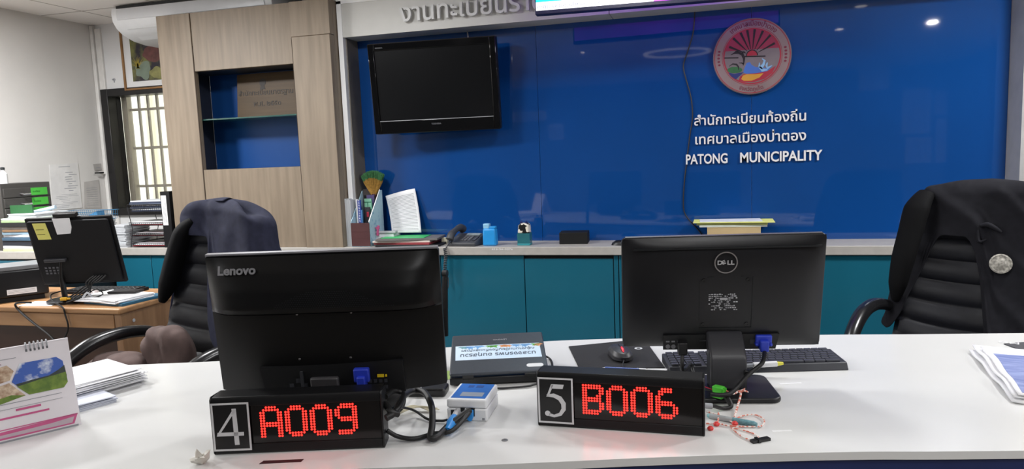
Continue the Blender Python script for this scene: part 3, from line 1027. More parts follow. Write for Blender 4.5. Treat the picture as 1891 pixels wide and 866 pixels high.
# magazine file
q0, q1 = ony(650, 448, 3.87), ony(684, 448, 3.87)
fw_ = q1.x - q0.x
ff = thing('magazine_file', 'magazine file with brown front and light blue patterned side holding books', 'magazine file', (q0.x, 3.87, CRED_Z))
BROWN = mat('brown_card', (78, 42, 44), .5, var=.1)
LBLUE = mat('blue_patterned_card', (120, 172, 200), .5, rgb2=(176, 208, 222), scale=26, lo=.58, hi=.66)
part('front_panel', MB().box(0, fw_, -.002, .002, .004, .145).box(0, fw_, -.003, -.002, .05, .053).box(0, fw_, -.003, -.002, .092, .095), BROWN, ff)
mb = MB()
side = [(0.0, 0.0), (.2, 0), (.2, .33), (.17, .33), (0, .15)]
mb.prism(side, fw_ - .003, fw_, 'x')
mb.prism(side, 0, .003, 'x')
mb.box(.003, fw_ - .003, .197, .2, 0, .33)
mb.box(.003, fw_ - .003, .002, .197, 0, .004)
part('side_panel', mb, LBLUE, ff)
part('edge_strip', MB().prism([(0, .15), (.17, .33), (.17, .335), (0, .155)], fw_ - .004, fw_ + .001, 'x'), PAPER, ff)
for k, (nm, c, x0, x1, y, hgt, lb) in enumerate((
        ('book', (70, 62, 60), .008, .096, .17, .34, 'beige spotted card folder at the back of the magazine file'),
        ('book', (96, 84, 130), .045, .094, .14, .305, 'purple edged booklet in the magazine file'),
        ('book', (232, 232, 236), .010, .022, .06, .285, 'white thin book at the left of the magazine file'),
        ('book', (34, 60, 150), .024, .044, .055, .28, 'dark blue comb-bound book in the magazine file'),
        ('book', (130, 190, 160), .048, .094, .10, .285, 'green striped booklet in the magazine file'),
        ('book', (70, 120, 170), .046, .054, .05, .22, 'thin blue booklet at the front of the magazine file'),
        ('book', (30, 30, 38), .056, .094, .075, .235, 'black book with small picture in the magazine file'))):
    t = .012
    mb = MB().box(x0, x1, 0, t, .0, hgt - .006)
    cols_ = [mat('book_cover_%d' % k, c, .5, var=.08)]
    if k == 0:
        cols_ = [mat('book_cover_0', (172, 160, 146), .6, var=.1), MATT]
        for j in range(3):
            mb.prism([(.02 + .028 * j + .008 * math.cos(R_(t_)), hgt - .055 + .014 * math.sin(R_(t_))) for t_ in range(0, 360, 30)], -.001, 0, 'y', 1)
    if k == 3:
        cols_.append(PAPER)
        for j in range(16):
            mb.box(x0 + .006, x1 - .006, -.0015, 0, .12 + .01 * j, .124 + .01 * j, 1)
    if k == 4:
        cols_.append(mat('book_green', (40, 110, 80), .5))
        mb.box(x0, x1, -.001, 0, hgt - .03, hgt - .024, 1).box(x0 + .02, x0 + .024, -.001, 0, hgt - .09, hgt - .03, 1)
    if k == 6:
        cols_.append(EM_R)
        mb.box(x0 + .016, x0 + .03, -.001, 0, .17, .2, 1)
    single(nm, mb, cols_, lb, 'book', (q0.x, 3.87 + y, CRED_Z + .0045), group='books in the magazine file', bevel=.0008)
# straw brush
bq = ony(703, 356, 4.0)
br_ = thing('hand_broom', 'small straw hand broom with green tipped bristles standing upside down', 'broom', (q0.x + .080, 4.045, CRED_Z + .0055))
bq = ony(703, 356, 4.045)
bh0 = bq.z - CRED_Z - .0055
mb = MB().tube([(0, 0, 0), (0, 0, bh0 - .01)], .009, 10)
part('handle', mb, mat('straw', (186, 142, 66), .8, var=.15, scale=60, stretch=(1, 1, .1)), br_)
STRAW = mat('straw_bristle', (196, 150, 70), .85, var=.2, scale=90)
STG = mat('green_straw', (74, 136, 84), .85, var=.25, scale=90)
mb = MB()
rnd = random.Random(3)
for k in range(520):
    a = rnd.uniform(-1, 1)
    b = rnd.uniform(-1, 1)
    sp = .075 * (1 - .12 * b * b)
    hh = .135 * (1 - .22 * a * a) + rnd.uniform(-.006, .006)
    p0 = Vector((a * .014, b * .010, bh0 - .012))
    p2 = Vector((a * sp, b * .03, bh0 + hh))
    p1 = p0.lerp(p2, .6) + Vector((a * .008, 0, .006))
    mb.tube([p0, p1, p0.lerp(p2, .72) + Vector((a * .004, 0, .003))], .0011, 3, mi=0)
    mb.tube([p0.lerp(p2, .70) + Vector((a * .004, 0, .003)), p2], .0013, 3, mi=1)
part('bristles', mb, [STRAW, STG], br_)
part('binding', MB().lathe([(.016, 0), (.018, .01), (.016, .02)], 14, o=(0, 0, bh0 - .025)), BROWN, br_)
# paper leaning on the wall
P = [ony(714, 360, 4.085), ony(765, 350, 4.11), ony(777, 426, 4.05), ony(727, 425, 4.02)]
P = [ony(712, 362, 4.09), ony(766, 349, 4.10), ony(778, 428, 4.03), ony(724, 430, 4.02)]
P[2].z = P[3].z = min(P[2].z, P[3].z)
base = P[3].copy()


def lean(u, v, off=0):
    p = P[3] * (1 - u) * (1 - v) + P[2] * u * (1 - v) + P[1] * u * v + P[0] * (1 - u) * v
    return p - base + Vector((0, .012 * math.sin(v * math.pi) + .01 * math.sin(u * 3) * v - off, -.0 + .006 * math.sin(u * 2.5) * v))


ls = thing('paper_sheet', 'white printed sheet leaning against the blue wall right of the broom', 'paper', base)
part('sheet', MB().grid(lambda u, v: lean(u, v), 10, 14), PAPER, ls, solid=.002)
mb = MB()
for k in range(26):
    v = .06 + k * .033
    mb.grid(lambda u, vv: lean(.06 + .86 * u, v + .009 * vv, .0022), 8, 1)
part('print', mb, FAINT, ls)
# stapled folders
f0 = cy(752, 3.95)
ofs = 0
for k, (c, lb, w_, d_, t, rz, dx) in enumerate((
        ((26, 26, 30), 'black folder at the bottom of the pile under the green card', .40, .20, .012, 2, .03), ((150, 60, 66), 'dull red folder low in the pile under the green card', .36, .19, .012, -2, .0),
        ((214, 206, 196), 'cream folder in the pile just under the grey folder', .36, .19, .01, 3, -.01), ((110, 108, 106), 'grey folder lying under the bright green card', .38, .20, .012, 6, .02), ((64, 190, 110), 'bright green card on top of the folders beside the telephone', .27, .15, .003, 5, -.01))):
    single('file_folder', MB().box(-w_ / 2, w_ / 2, -d_ / 2, d_ / 2, 0, t), mat('flat_folder_%d' % k, c, .5, var=.08, scale=9), lb, 'folder', (f0.x + dx, 3.96, CRED_Z + ofs), R_(rz), 'folders lying beside the telephone', bevel=.001)
    ofs += t + .0005
q = cy(716, 3.99)
st = thing('paper_punch', 'dark flat paper clamp with a pink clip lying left of the green card', 'clip', (q.x, 4.0, CRED_Z + .0))
part('block', MB().box(-.06, .06, -.05, .05, 0, .07), PAPER2, st, bevel=.003)
part('bar', MB().box(-.06, .075, -.055, -.02, .07, .085), LGREY, st, bevel=.003)
part('clip', MB().tube([(-.045, -.053, .06), (-.04, -.056, .10), (-.035, -.053, .12)], .008, 8).box(-.053, -.03, -.06, -.05, .10, .112), PINK, st)
# telephone
q = cy(858, 3.95)
ph_ = thing('telephone', 'dark grey desk telephone with handset and keypad on the worktop', 'telephone', (q.x + .01, 3.95, CRED_Z), R_(-8))
PHM = mat('phone_grey', (62, 64, 68), .5, var=.05)
part('base', MB().prism([(-.08, 0), (.09, 0), (.09, .055), (.07, .06), (-.08, .022)], -.085, .095, 'x'), PHM, ph_, bevel=.006)
kb_ = Matrix.Translation((0, -.08, .022)) @ Matrix.Rotation(math.atan2(.038, .15), 4, 'X')
part('handset', MB(kb_).tube([(-.062, -.005, .022), (-.060, .02, .042), (-.058, .08, .05), (-.060, .14, .042), (-.062, .17, .02)], [.024, .022, .016, .022, .026], 12, 4), PHM, ph_)
mb = MB(kb_)
for i in range(3):
    for j in range(4):
        mb.box(-.012 + i * .022, .004 + i * .022, .03 + j * .02, .042 + j * .02, 0, .006)
part('keypad', mb, MGREY, ph_, bevel=.001)
part('display', MB(kb_).box(-.015, .07, .118, .146, .0, .004), mat('phone_display', (140, 150, 150), .3), ph_)
mb = MB(kb_).box(.062, .08, .03, .1, 0, .004)
part('memory_keys', mb, DGREY, ph_)
hx = ony(822, 452, FRONT_Y - .012)
pts = [(q.x - .06, 3.90, CRED_Z + .03), (hx.x + .01, FRONT_Y + .01, CRED_Z + .012), (hx.x, FRONT_Y - .014, CRED_Z - .01)]
mb = MB()
n = 150
hp = []
for k in range(n):
    t = k / (n - 1)
    c = Vector((hx.x + .004 * math.sin(7 * t), FRONT_Y - .02, CRED_Z - .002 - .17 * t))
    w = t * 2 * math.pi * 17
    hp.append(c + Vector((.009 * math.cos(w), .009 * math.sin(w), 0)))
mb.tube(hp, .003, 5)
mb.tube(pts + [hp[0]], .003, 6, 3)
mb.tube([hp[-1], hp[-1] + Vector((.0, 0, -.05)), hp[-1] + Vector((-.02, .0, -.09))], .003, 6, 3)
single('coiled_cord', mb, mat('cord_grey', (58, 60, 64), .5), 'coiled telephone cord hanging over the worktop edge', 'cord')
single('note_block', MB().box(-.018, .018, -.014, .014, 0, .035), mat('cream_card', (226, 222, 196), .6), 'tiny cream card block just left of the telephone handset', 'card', cy(822, 4.02))
# blue plastic box
q0, q1 = ony(891, 452, 3.885), ony(916, 452, 3.885)
bw_ = q1.x - q0.x
bb = thing('blue_dispenser', 'bright sky blue plastic box with notched top on the worktop', 'plastic box', ((q0.x + q1.x) / 2, 3.885, CRED_Z))
SKY = mat('sky_blue_plastic', (40, 150, 222), .35, var=.04)
mb = MB()
mb.add([(sx * bw_ * k, (0 if sy < 0 else .055), z) for z, k in ((0, .5), (.10, .46)) for sy in (-1, 1) for sx in (-1, 1)], [(0, 2, 3, 1), (4, 5, 7, 6), (0, 1, 5, 4), (2, 6, 7, 3), (0, 4, 6, 2), (1, 3, 7, 5)])
part('body', mb, SKY, bb, bevel=.010, seg=3)
part('cap', MB().box(-.036, .0, .008, .045, .098, .128), mat('pale_blue_plastic', (150, 205, 236), .3), bb, bevel=.004)
part('lid', MB().box(.0, .038, .008, .045, .098, .112), SKY, bb, bevel=.004)
# little jar
q = cy(969, 3.93)
jr = thing('novelty_holder', 'small teal clear box with a black and white cow shaped top', 'ornament', q)
TEALG = mat('teal_clear_plastic', (56, 130, 140), .2, trans=.35, var=.05)
mb = MB()
for a in ((-.036, -.031, -.03, .03), (.031, .036, -.03, .03), (-.031, .031, -.03, -.025), (-.031, .031, .025, .03)):
    mb.box(*a, .008, .07)
part('box', mb, TEALG, jr)
part('tray', MB().box(-.037, .037, -.031, .031, 0, .012), mat('teal_plastic', (50, 140, 150), .4), jr, bevel=.002)
part('contents', MB().lathe([(.024, 0), (.02, .018), (.001, .026)], 12, o=(0, 0, .012)), mat('shavings', (150, 110, 90), .8, var=.3, scale=90), jr)
part('top', MB().prism([(-.034, .07), (.034, .07), (.03, .118), (.016, .126), (-.016, .126), (-.028, .118)], -.03, .03, 'y'), mat('cow_patch', (232, 226, 210), .4, rgb2=(18, 18, 18), scale=26, lo=.49, hi=.51, detail=1), jr, bevel=.006)
part('ear', MB().lathe([(.001, -.009), (.008, -.005), (.009, .002), (.001, .01)], 12, o=(-.015, -.01, .13)), mat('navy_knob', (26, 40, 96), .4), jr)
part('ear', MB().lathe([(.001, -.009), (.008, -.005), (.009, .002), (.001, .01)], 12, o=(.015, -.01, .13)), MATS['navy_knob'], jr)
# speaker box
q0, q1 = ony(1033, 445, 3.95), ony(1085, 445, 3.95)
sp_ = thing('speaker', 'low black box speaker on the worktop against the blue wall', 'speaker', ((q0.x + q1.x) / 2, 3.95, CRED_Z), R_(4))
swd = (q1.x - q0.x) / 2
part('cabinet', MB().box(-swd, swd, .004, .12, 0, .066), MATT, sp_, bevel=.003)
part('grille', MB().box(-swd + .003, swd - .003, 0, .004, .003, .063), mat('grille_cloth', (12, 12, 12), .9, var=.3, scale=300), sp_)
# black mouse on the worktop
q = cy(1140, 3.915)
single('computer_mouse', MB().lathe([(.001, .028), (.018, .026), (.032, .014), (.036, 0), (.001, 0)], 20, sx=1.5, sy=.9), BLACK, 'small black rounded object on the worktop half hidden by the right monitor', 'mouse', (q.x + .02, q.y, CRED_Z))
# cardboard box with papers
q0, q1 = ony(1306, 433, 3.93), ony(1405, 431, 3.93)
bw_ = q1.x - q0.x
bx = thing('cardboard_box', 'buff cardboard box on the worktop under a stack of papers', 'box', ((q0.x + q1.x) / 2, 3.93, CRED_Z))
CARD = mat('buff_card', (196, 172, 128), .7, var=.06, scale=9)
part('body', MB().box(-bw_ / 2, bw_ / 2, 0, .16, 0, .088), CARD, bx, bevel=.002)
part('lid', MB().box(-bw_ / 2 - .001, bw_ / 2 + .001, -.001, .161, .088, .09), mat('buff_lid', (208, 184, 142), .7), bx)
for k, (c, w_, d_, t, rz, dx, lb) in enumerate((((206, 214, 206), .345, .165, .010, 1.0, -.005, 'pale grey pad directly on the buff cardboard box'), ((150, 156, 96), .36, .165, .012, -1.5, -.008, 'olive folder on the cardboard box under the yellow sheet'),
                                                ((236, 238, 140), .415, .185, .003, -1, .0, 'bright yellow sheet on the papers over the cardboard box'), ((226, 230, 240), .32, .15, .003, 1.5, -.015, 'white printed sheet topmost over the cardboard box'))):
    single('paper_sheet' if k > 1 else 'paper_pad', MB().box(-w_ / 2, w_ / 2, -d_ / 2, d_ / 2, 0, t), mat('box_paper_%d' % k, c, .7, var=.05, scale=20), lb, 'paper', (bx.location.x + dx, 3.93 + .085, CRED_Z + .0905 + (0, .0105, .023, .0265)[k]), R_(rz), bevel=.0006)
q = ony(1668, 440, 3.98)
single('paper_sheet', MB().prism([(0, 0), (.14, -.02), (.16, .1), (.03, .12)], 0, .0015), PAPER, 'white sheet lying on the worktop behind the right office chair', 'paper', (q.x - .03, 3.96, CRED_Z))

# ================================================================== wooden desk on the left
DW = mat('honey_wood', (166, 126, 86), .42, var=.12, scale=2.5, stretch=(1.2, 10, 10), rgb2=(140, 102, 66), detail=8)
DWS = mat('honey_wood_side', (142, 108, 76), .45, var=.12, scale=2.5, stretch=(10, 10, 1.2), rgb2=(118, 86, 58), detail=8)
DARKW = mat('dark_brown_panel', (74, 48, 36), .5, var=.1, scale=3)
wd_ = thing('wooden_desk', 'honey coloured wooden desk behind the left office chair', 'desk', (-3.2, 2.54, 0))
part('desk_top', MB().box(-1.15, .675, 0, .47, .722, .75), DW, wd_, bevel=.008, seg=3)
part('apron', MB().box(-1.12, .63, .01, .03, .655, .721), DW, wd_, bevel=.003)
part('side_panel', MB().box(.635, .67, .008, .46, 0, .722), DWS, wd_, bevel=.003)
part('side_panel', MB().box(-1.13, -1.10, .008, .46, 0, .722), DWS, wd_, bevel=.003)
part('back_panel', MB().box(-1.10, .635, .40, .418, .08, .72), DARKW, wd_)
part('inner_panel', MB().box(-1.10, .635, .2, .22, .05, .66), DARKW, wd_)
part('foot_rail', MB().box(-1.10, .635, .05, .2, .30, .32), DW, wd_)
single('screw_cap', MB().cyl((0, 0, 0), (.002, 0, 0), .008, n=14), LGREY, 'tiny metal screw cap on the wooden desk side panel', 'screw', (-2.53, 2.62, .68))
# left monitor
lm = thing('monitor', 'black monitor seen from behind with yellow and white notes stuck on it', 'monitor', (-2.962, 2.655, DESK_Z), R_(16))
ML = Matrix.Translation((.115, .0, .085)) @ Matrix.Rotation(R_(15), 4, 'X')
w, h = .395, .335
mb = MB(ML)
mb.prism(rrect(-w / 2, w / 2, 0, h, .006), 0, .016, 'y')
mb.prism(rrect(-w / 2 + .012, w / 2 - .012, .012, h - .012, .01), -.012, 0.001, 'y')
part('casing', mb, MATT, lm, bevel=.003)
part('screen', MB(ML).box(-w / 2 + .008, w / 2 - .008, .016, .0165, .015, h - .008), GLOSSB, lm)
part('neck', MB().tube([(0.02, -.012, .0), (.02, -.02, .12), (.035, -.03, .2)], .017, 12, 4, flat=.6), BLACK, lm)
part('bracket', MB(ML).box(-.145, -.045, -.03, -.012, .125, .14), DGREY, lm, bevel=.003)
part('base', MB().lathe([(.085, 0), (.085, .012), (.075, .017), (.001, .018)], 40, o=(.02, 0, 0)), BLACK, lm)
mb = MB(ML)
rnd = random.Random(2)
for k in range(12):
    x = -.16 + (k % 4) * .018
    z = .06 + (k // 4) * .014
    mb.box(x, x + .01, -.0135, -.012, z, z + .008)
part('sockets', mb, MGREY, lm)
mb = MB(ML).prism([(-.158, h - .02), (-.098, h - .02), (-.09, h - .10), (-.15, h - .10)], -.0135, -.0125, 'y', 0)
for k in range(2):
    mb.box(-.148, -.112, -.014, -.0135, h - .052 - .024 * k, h - .049 - .024 * k, 1)
o = single('sticky_note', mb, [mat('yellow_note', (228, 222, 120), .7), mat('note_ink', (120, 110, 50), .7)], 'yellow sticky note on the back of the left black monitor', 'note', lm.location, R_(16))
mb = MB(ML).prism([(-.062, h - .0), (.018, h - .0), (.016, h - .045), (.004, h - .075), (-.058, h - .078)], -.0135, -.0125, 'y')
single('sticky_note', mb, PAPER, 'torn white sticky note hanging below the webcam', 'note', lm.location, R_(16))
mb = MB(ML).box(-.055, .048, -.015, .012, h + .004, h + .022).box(-.03, .02, -.012, .014, h, h + .004)
single('webcam', mb, BLACK, 'flat black webcam on top of the left monitor', 'webcam', lm.location, R_(16), bevel=.003)
# printer
pr = thing('printer', 'black printer with grey lid and white label on the wooden desk', 'printer', (-3.135, 2.74, DESK_Z + .002), R_(52))
part('body', MB().box(-.42, 0, .006, .20, .02, .15), BLACK, pr, bevel=.008)
part('foot', MB().box(-.40, -.02, .012, .19, 0, .02), MATT, pr)
part('lid', MB().prism([(-.42, .15), (0, .15), (-.012, .172), (-.405, .172)], .01, .2, 'y'), mat('printer_lid', (120, 122, 124), .4), pr, bevel=.004)
part('label', MB().box(-.17, -.05, .0045, .006, .035, .06), PAPER, pr, label='white printed label')
mb = MB()
for k in range(3):
    mb.box(-.165, -.055, .0042, .0045, .041 + .006 * k, .0425 + .006 * k)
part('label_print', mb, FAINT, pr)
part('tray_slot', MB().box(-.40, -.22, .004, .0065, .07, .1), TEALD, pr)


def ow(px, py, h_=0):
    return onz(px, py, DESK_Z + h_)


kq = ow(172, 545)
kb2 = thing('keyboard', 'black keyboard behind the left monitor stand on the wooden desk', 'keyboard', (kq.x, 2.90, DESK_Z), R_(4))
part('body', MB().box(-.2, .2, -.06, .06, 0, .016), MATT, kb2, bevel=.003)
mb = MB()
for i in range(15):
    for j in range(4):
        mb.box(-.19 + i * .0255, -.169 + i * .0255, -.05 + j * .026, -.028 + j * .026, .016, .021)
part('keys', mb, BLACK, kb2, bevel=.001)
# papers and folder
q = ow(245, 560)
single('blue_folder', MB().prism([(-.14, -.1), (.12, -.13), (.14, .12), (-.12, .13)], 0, .012), mat('deep_blue_folder', (40, 92, 120), .5), 'deep blue folder under the papers at the wooden desk corner', 'folder', (-2.665, 2.72, DESK_Z), R_(-3), bevel=.001)
o = sheet_stack(6, .30, .20, .0025, .008, 14, tw=5)
single('paper_sheaf', o, PAPER, 'white papers on the wooden desk beside the left monitor base', 'papers', (-2.71, 2.70, DESK_Z + .0125), R_(-8))
single('mobile_phone', MB().prism(rrect(-.075, .075, -.036, .036, .008), 0, .009), mat('phone_black', (34, 30, 32), .3), 'dark mobile phone lying on the white papers', 'phone', (-2.70, 2.765, DESK_Z + .029), R_(8), bevel=.002)
single('paper_sheet', MB().box(-.09, .09, -.05, .05, 0, .0015), PAPER, 'white sheet on the wooden desk at the printer foot', 'paper', (-3.03, 2.605, DESK_Z), R_(4))
single('computer_mouse', MB().lathe([(.001, .032), (.018, .028), (.028, .014), (.03, 0), (.001, 0)], 20, sx=1, sy=1.6), mat('grey_mouse', (150, 140, 138), .4), 'grey mouse behind the left monitor stand', 'mouse', (-2.93, 2.80, DESK_Z), R_(70))
# cables
mb = MB()
for k in range(5):
    a = Vector((-2.78 + .012 * k, 2.67 + .005 * k, .875))
    mb.tube([a, a + Vector((-.03, -.02, -.03)), Vector((-2.80, 2.66, .80 + .01 * k)), Vector((-2.83 - .015 * k, 2.62, .775)), Vector((-2.86, 2.58 + .01 * k, .765))], .0035, 6, 5)
mb.tube([(-2.80, 2.66, .80), (-2.75, 2.65, .815), (-2.73, 2.66, .79), (-2.79, 2.64, .77), (-2.86, 2.60, .765)], .003, 6, 5)
mb.tube([(-2.98, 2.68, .80), (-3.00, 2.63, .79), (-2.96, 2.60, .765), (-2.88, 2.58, .765)], .003, 6, 5)
single('cable_bundle', mb, RUBBER, 'tangle of thin black cables tied below the left monitor', 'cable')
single('cable_tie', MB().tube([(-2.818, 2.627, .77), (-2.80, 2.64, .80), (-2.79, 2.66, .775)], .005, 6, 3), PAPER2, 'pale tie around the cable tangle below the left monitor', 'cable tie')
single('yellow_plug', MB().box(-.014, .014, -.008, .008, 0, .014).cyl((.014, 0, .007), (.03, 0, .007), .005), mat('yellow_plastic', (232, 178, 44), .5), 'small yellow plug on the base of the left monitor', 'plug', (-2.895, 2.60, .77), R_(20), bevel=.002)
E1 = lambda px, py: ony(px, py, 2.535)
mb = MB().tube([(-3.09, 2.60, .757), E1(30, 560), E1(34, 572), E1(60, 595), E1(90, 618), E1(110, 640)], .005, 6, 5)
single('desk_cable', mb, RUBBER, 'black cable drooping over the wooden desk edge from the printer', 'cable')
mb = MB().tube([(-2.90, 2.56, .765), (E1(117, 566).x, 2.532, .752), E1(120, 580), E1(126, 604), E1(118, 625), E1(100, 640)], .004, 6, 5)
single('desk_cable', mb, RUBBER, 'thin black cable drooping over the wooden desk edge under the left monitor', 'cable')

# ================================================================== office chairs
LEA = mat('black_leather', (24, 25, 31), .42, spec=.35, var=.08, scale=60, bump=.15)
BT, BB = 1.165, .47


def bw(z):
    t = (z - BB) / (BT - BB)
    return .28 - .045 * t - .02 * max(0, t - .8) / .2


def by(u, z):
    t = (z - BB) / (BT - BB)
    return .18 * t + .03 * math.sin(t * 3) - .05 * u * u


def chair(loc, rz, label):
    c = thing('office_chair', label, 'chair', loc, rz, 'black ribbed office chairs')

    def face(u, v, front):
        U = 2 * u - 1
        zz = BB + (BT - BB) * v
        z = zz + .055 * U * U * (1 - v) - .05 * max(0, abs(U) - .55) ** 2 / .2 * v ** 6
        rib = abs(math.sin((zz - BB) / .083 * math.pi)) ** .6
        edge = max(0, 1 - abs(U) ** 6) ** .5 * max(0, 1 - abs(2 * v - 1) ** 14) ** .5
        th = (.028 + .016 * rib) * edge + .004 if front else (.035 * edge + .004)
        return (bw(zz) * U, by(U, zz) + (-th if front else th), z)
    mb = MB()
    mb.grid(lambda u, v: face(u, v, True), 28, 110)
    part('backrest', mb, LEA, c)
    part('back_shell', MB().grid(lambda u, v: face(u, v, False), 20, 24, flip=True), LEA, c)
    mb = MB().prism(rrect(-.26, .26, -.50, .02, .08), .42, .51)
    part('seat', mb, LEA, c, bevel=.03, seg=3)
    for s in (-1, 1):
        mb = MB().tube([(s * .265, .03, .685), (s * .30, -.03, .715), (s * .315, -.14, .73), (s * .315, -.27, .712), (s * .31, -.385, .645), (s * .30, -.44, .55), (s * .285, -.42, .46), (s * .25, -.36, .425)], [.018, .022, .026, .027, .026, .024, .022, .02], 14, 5)
        part('armrest', mb, mat('gloss_armrest', (26, 26, 28), .25), c)
    part('gas_lift', MB().cyl((0, -.24, .10), (0, -.24, .42), .028), BLACK, c)
    for k in range(5):
        w = R_(72 * k + 18)
        d = Vector((math.cos(w), math.sin(w), 0))
        o = Vector((0, -.24, 0))
        lg = part('leg', MB().tube([o + Vector((0, 0, .11)), o + d * .15 + Vector((0, 0, .10)), o + d * .29 + Vector((0, 0, .075))], [.026, .022, .016], 10, 3), BLACK, c)
        q = o + d * .29
        part('caster', MB().cyl(q + Vector((-d.y, d.x, 0)) * .02 + Vector((0, 0, .027)), q - Vector((-d.y, d.x, 0)) * .02 + Vector((0, 0, .027)), .027, n=18), BLACK, lg)
    return c


CL, CLR = Vector((-1.875, 2.28, 0)), R_(-14)
CRr, CRR = Vector((.96, 2.95, 0)), R_(-29)
ch = chair(CL, CLR, 'black ribbed leather office chair left, under a navy jacket')
dup(ch, CRr, CRR, 'black ribbed leather office chair right, under a black jacket', 'black ribbed office chairs')


def jacket(name, label, loc, rz, m, hem, sleeves, seed, topz=.035, inner=None, slope=0):
    j = thing(name, label, 'jacket', loc, rz)
    N, Rn = 120, 46

    def fn(i, r):
        a = 2 * math.pi * i
        ca, sa = math.cos(a), math.sin(a)
        u = math.copysign(abs(ca) ** .6, ca)
        n_ = math.copysign(abs(sa) ** .6, sa)
        H = hem(u, n_)
        if r < .22:
            k = r / .22
            s = math.sin(k * math.pi / 2)
            zz = BT + topz - .055 * (1 - math.cos(k * math.pi / 2))
            drop = 0
        else:
            s, drop = 1, (r - .22) / .78 * H
            zz = BT + topz - .055 - drop
        zc = max(BB, min(BT, zz))
        flare = .012 + .02 * min(1, drop / .5)
        W = (bw(zc) + flare) * (s ** .35 if s > 0 else 0)
        yy = by(u * .9, zc)
        Dp = (.062 + .015 * min(1, drop / .4)) * s
        p = Vector((W * u * (1 if s > 0 else 0), yy + Dp * n_, zz + .05 * u * u * (1 - (zc - BB) / (BT - BB)) - .02 * abs(u) ** 3 * (1 - min(1, drop * 4)) - (slope * u + 1.6 * slope * ss(.35, 1, u)) * max(0, 1 - drop * 4)))
        q = Vector((p.x * 5, p.y * 5, p.z * 2.2)) + Vector((seed, 0, 0))
        f = noise.noise(q) * .018 + noise.noise(q * 2.7) * .009 + .010 * max(0, math.sin(26 * p.x + 34 * p.z + 5 * noise.noise(q * .5))) ** 3
        f += .006 * math.sin(a * 9 + seed + 3 * noise.noise(q)) * min(1, drop * 5)
        dirn = Vector((u * .4, n_, .2)).normalized()
        return p + dirn * f
    part('body', MB().grid(lambda i, r: fn(i, r), N, Rn, wrap=True), m, j, solid=.006, subsurf=1)
    for sgn, pts, rad in sleeves:
        part('sleeve', MB().tube(pts, rad, 18, 6, flat=.65), inner or m, j)
    return j


def ss(a, b, x):
    t = max(0, min(1, (x - a) / (b - a)))
    return t * t * (3 - 2 * t)


NAVYJ = mat('navy_cloth', (44, 46, 64), .85, spec=.2, var=.12, scale=40)
BLKJ = mat('black_cloth', (29, 29, 34), .85, spec=.15, var=.12, scale=40)
BLKI = mat('black_lining', (8, 8, 10), .8, spec=.15, var=.1, scale=40)


def hemL(u, n_):
    if n_ > .15:
        return .5
    f = .09 + .42 * ss(-.30, .10, u) + .10 * (1 - ss(-.98, -.8, u))
    return f + (.5 - f) * ss(-.25, .15, n_)


def hemR(u, n_):
    if n_ > .15:
        return .55
    f = .16 + .55 * ss(-.08, .22, u) + .40 * (1 - ss(-.95, -.5, u))
    return f + (.55 - f) * ss(-.25, .15, n_)


jl = jacket('jacket', 'navy jacket draped over the back of the left office chair', CL, CLR, NAVYJ, hemL,
            [(-1, [(-.165, .12, 1.15), (-.20, .09, 1.10), (-.222, .06, 1.0), (-.238, .03, .90), (-.258, .01, .83)], [.03, .055, .058, .055, .02])], 1.3, inner=BLKI, topz=.065, slope=.018)
jr_ = jacket('jacket', 'black jacket with silver round badge draped over the right office chair', CRr, CRR, BLKJ, hemR,
             [(-1, [(-.20, .11, 1.15), (-.222, .07, 1.09), (-.235, .04, 1.0), (-.25, .01, .90), (-.262, -.01, .80), (-.27, -.01, .73)], [.035, .055, .052, .05, .04, .015])], 5.1, inner=BLKI)


def on_jacket(px, py, off):
    Mi = (Matrix.Translation(CRr) @ Matrix.Rotation(CRR, 4, 'Z')).inverted()
    best = None
    for k in range(200):
        p = Mi @ ony(px, py, 2.5 + .004 * k)
        if p.y >= by(max(-1, min(1, p.x / bw(p.z))), p.z) - off:
            return p
    return p


BADGE = mat('silver_badge', (190, 186, 176), .5, .2, var=.3, scale=120)
bp_ = on_jacket(1848, 487, .092)
mb = MB(Matrix.Translation(bp_) @ Matrix.Rotation(R_(14), 4, 'Z') @ Matrix.Rotation(R_(-12), 4, 'X') @ Matrix.Rotation(R_(90), 4, 'X'))
mb.lathe([(.036, -.004), (.036, .003), (.031, .004), (.030, .0025), (.018, .0025), (.016, .004), (.001, .004)], 28)
bd = part('badge', mb, BADGE, jr_, label='round silver embroidered badge')
mb = MB().tube([on_jacket(1811, 417, .083), on_jacket(1824, 415, .085), on_jacket(1838, 422, .084), on_jacket(1849, 429, .081)], [.007, .010, .009, .004], 10, 4)
pk = part('pocket_flap', mb, BLKJ, jr_)
mb = MB().tube([on_jacket(1806, 425, .085), on_jacket(1808, 446, .092), on_jacket(1822, 442, .09)], [.006, .007, .003], 8, 4)
part('pocket_cord', mb, BLKJ, jr_)
# brown cushion
cm_ = mat('brown_cloth', (92, 74, 70), .85, var=.12, scale=18)


def cush(u, v):
    a, b = 2 * math.pi * u, math.pi * (v - .5)
    sg = lambda x, e: math.copysign(abs(x) ** e, x)
    p = Vector((.15 * sg(math.cos(b), .6) * sg(math.cos(a), .7), .07 * sg(math.cos(b), .6) * sg(math.sin(a), .8), .12 * sg(math.sin(b), .7)))
    q = p * 11
    d = noise.noise(q) * .016 + .008 * math.sin(p.x * 70 + p.z * 60 + 4 * noise.noise(q * .6))
    return p * (1 + d / max(.05, p.length))


def lobe(c, s):
    return lambda u, v: Vector(c) + Vector((cush(u, v).x * s[0], cush(u, v).y * s[1], cush(u, v).z * s[2]))


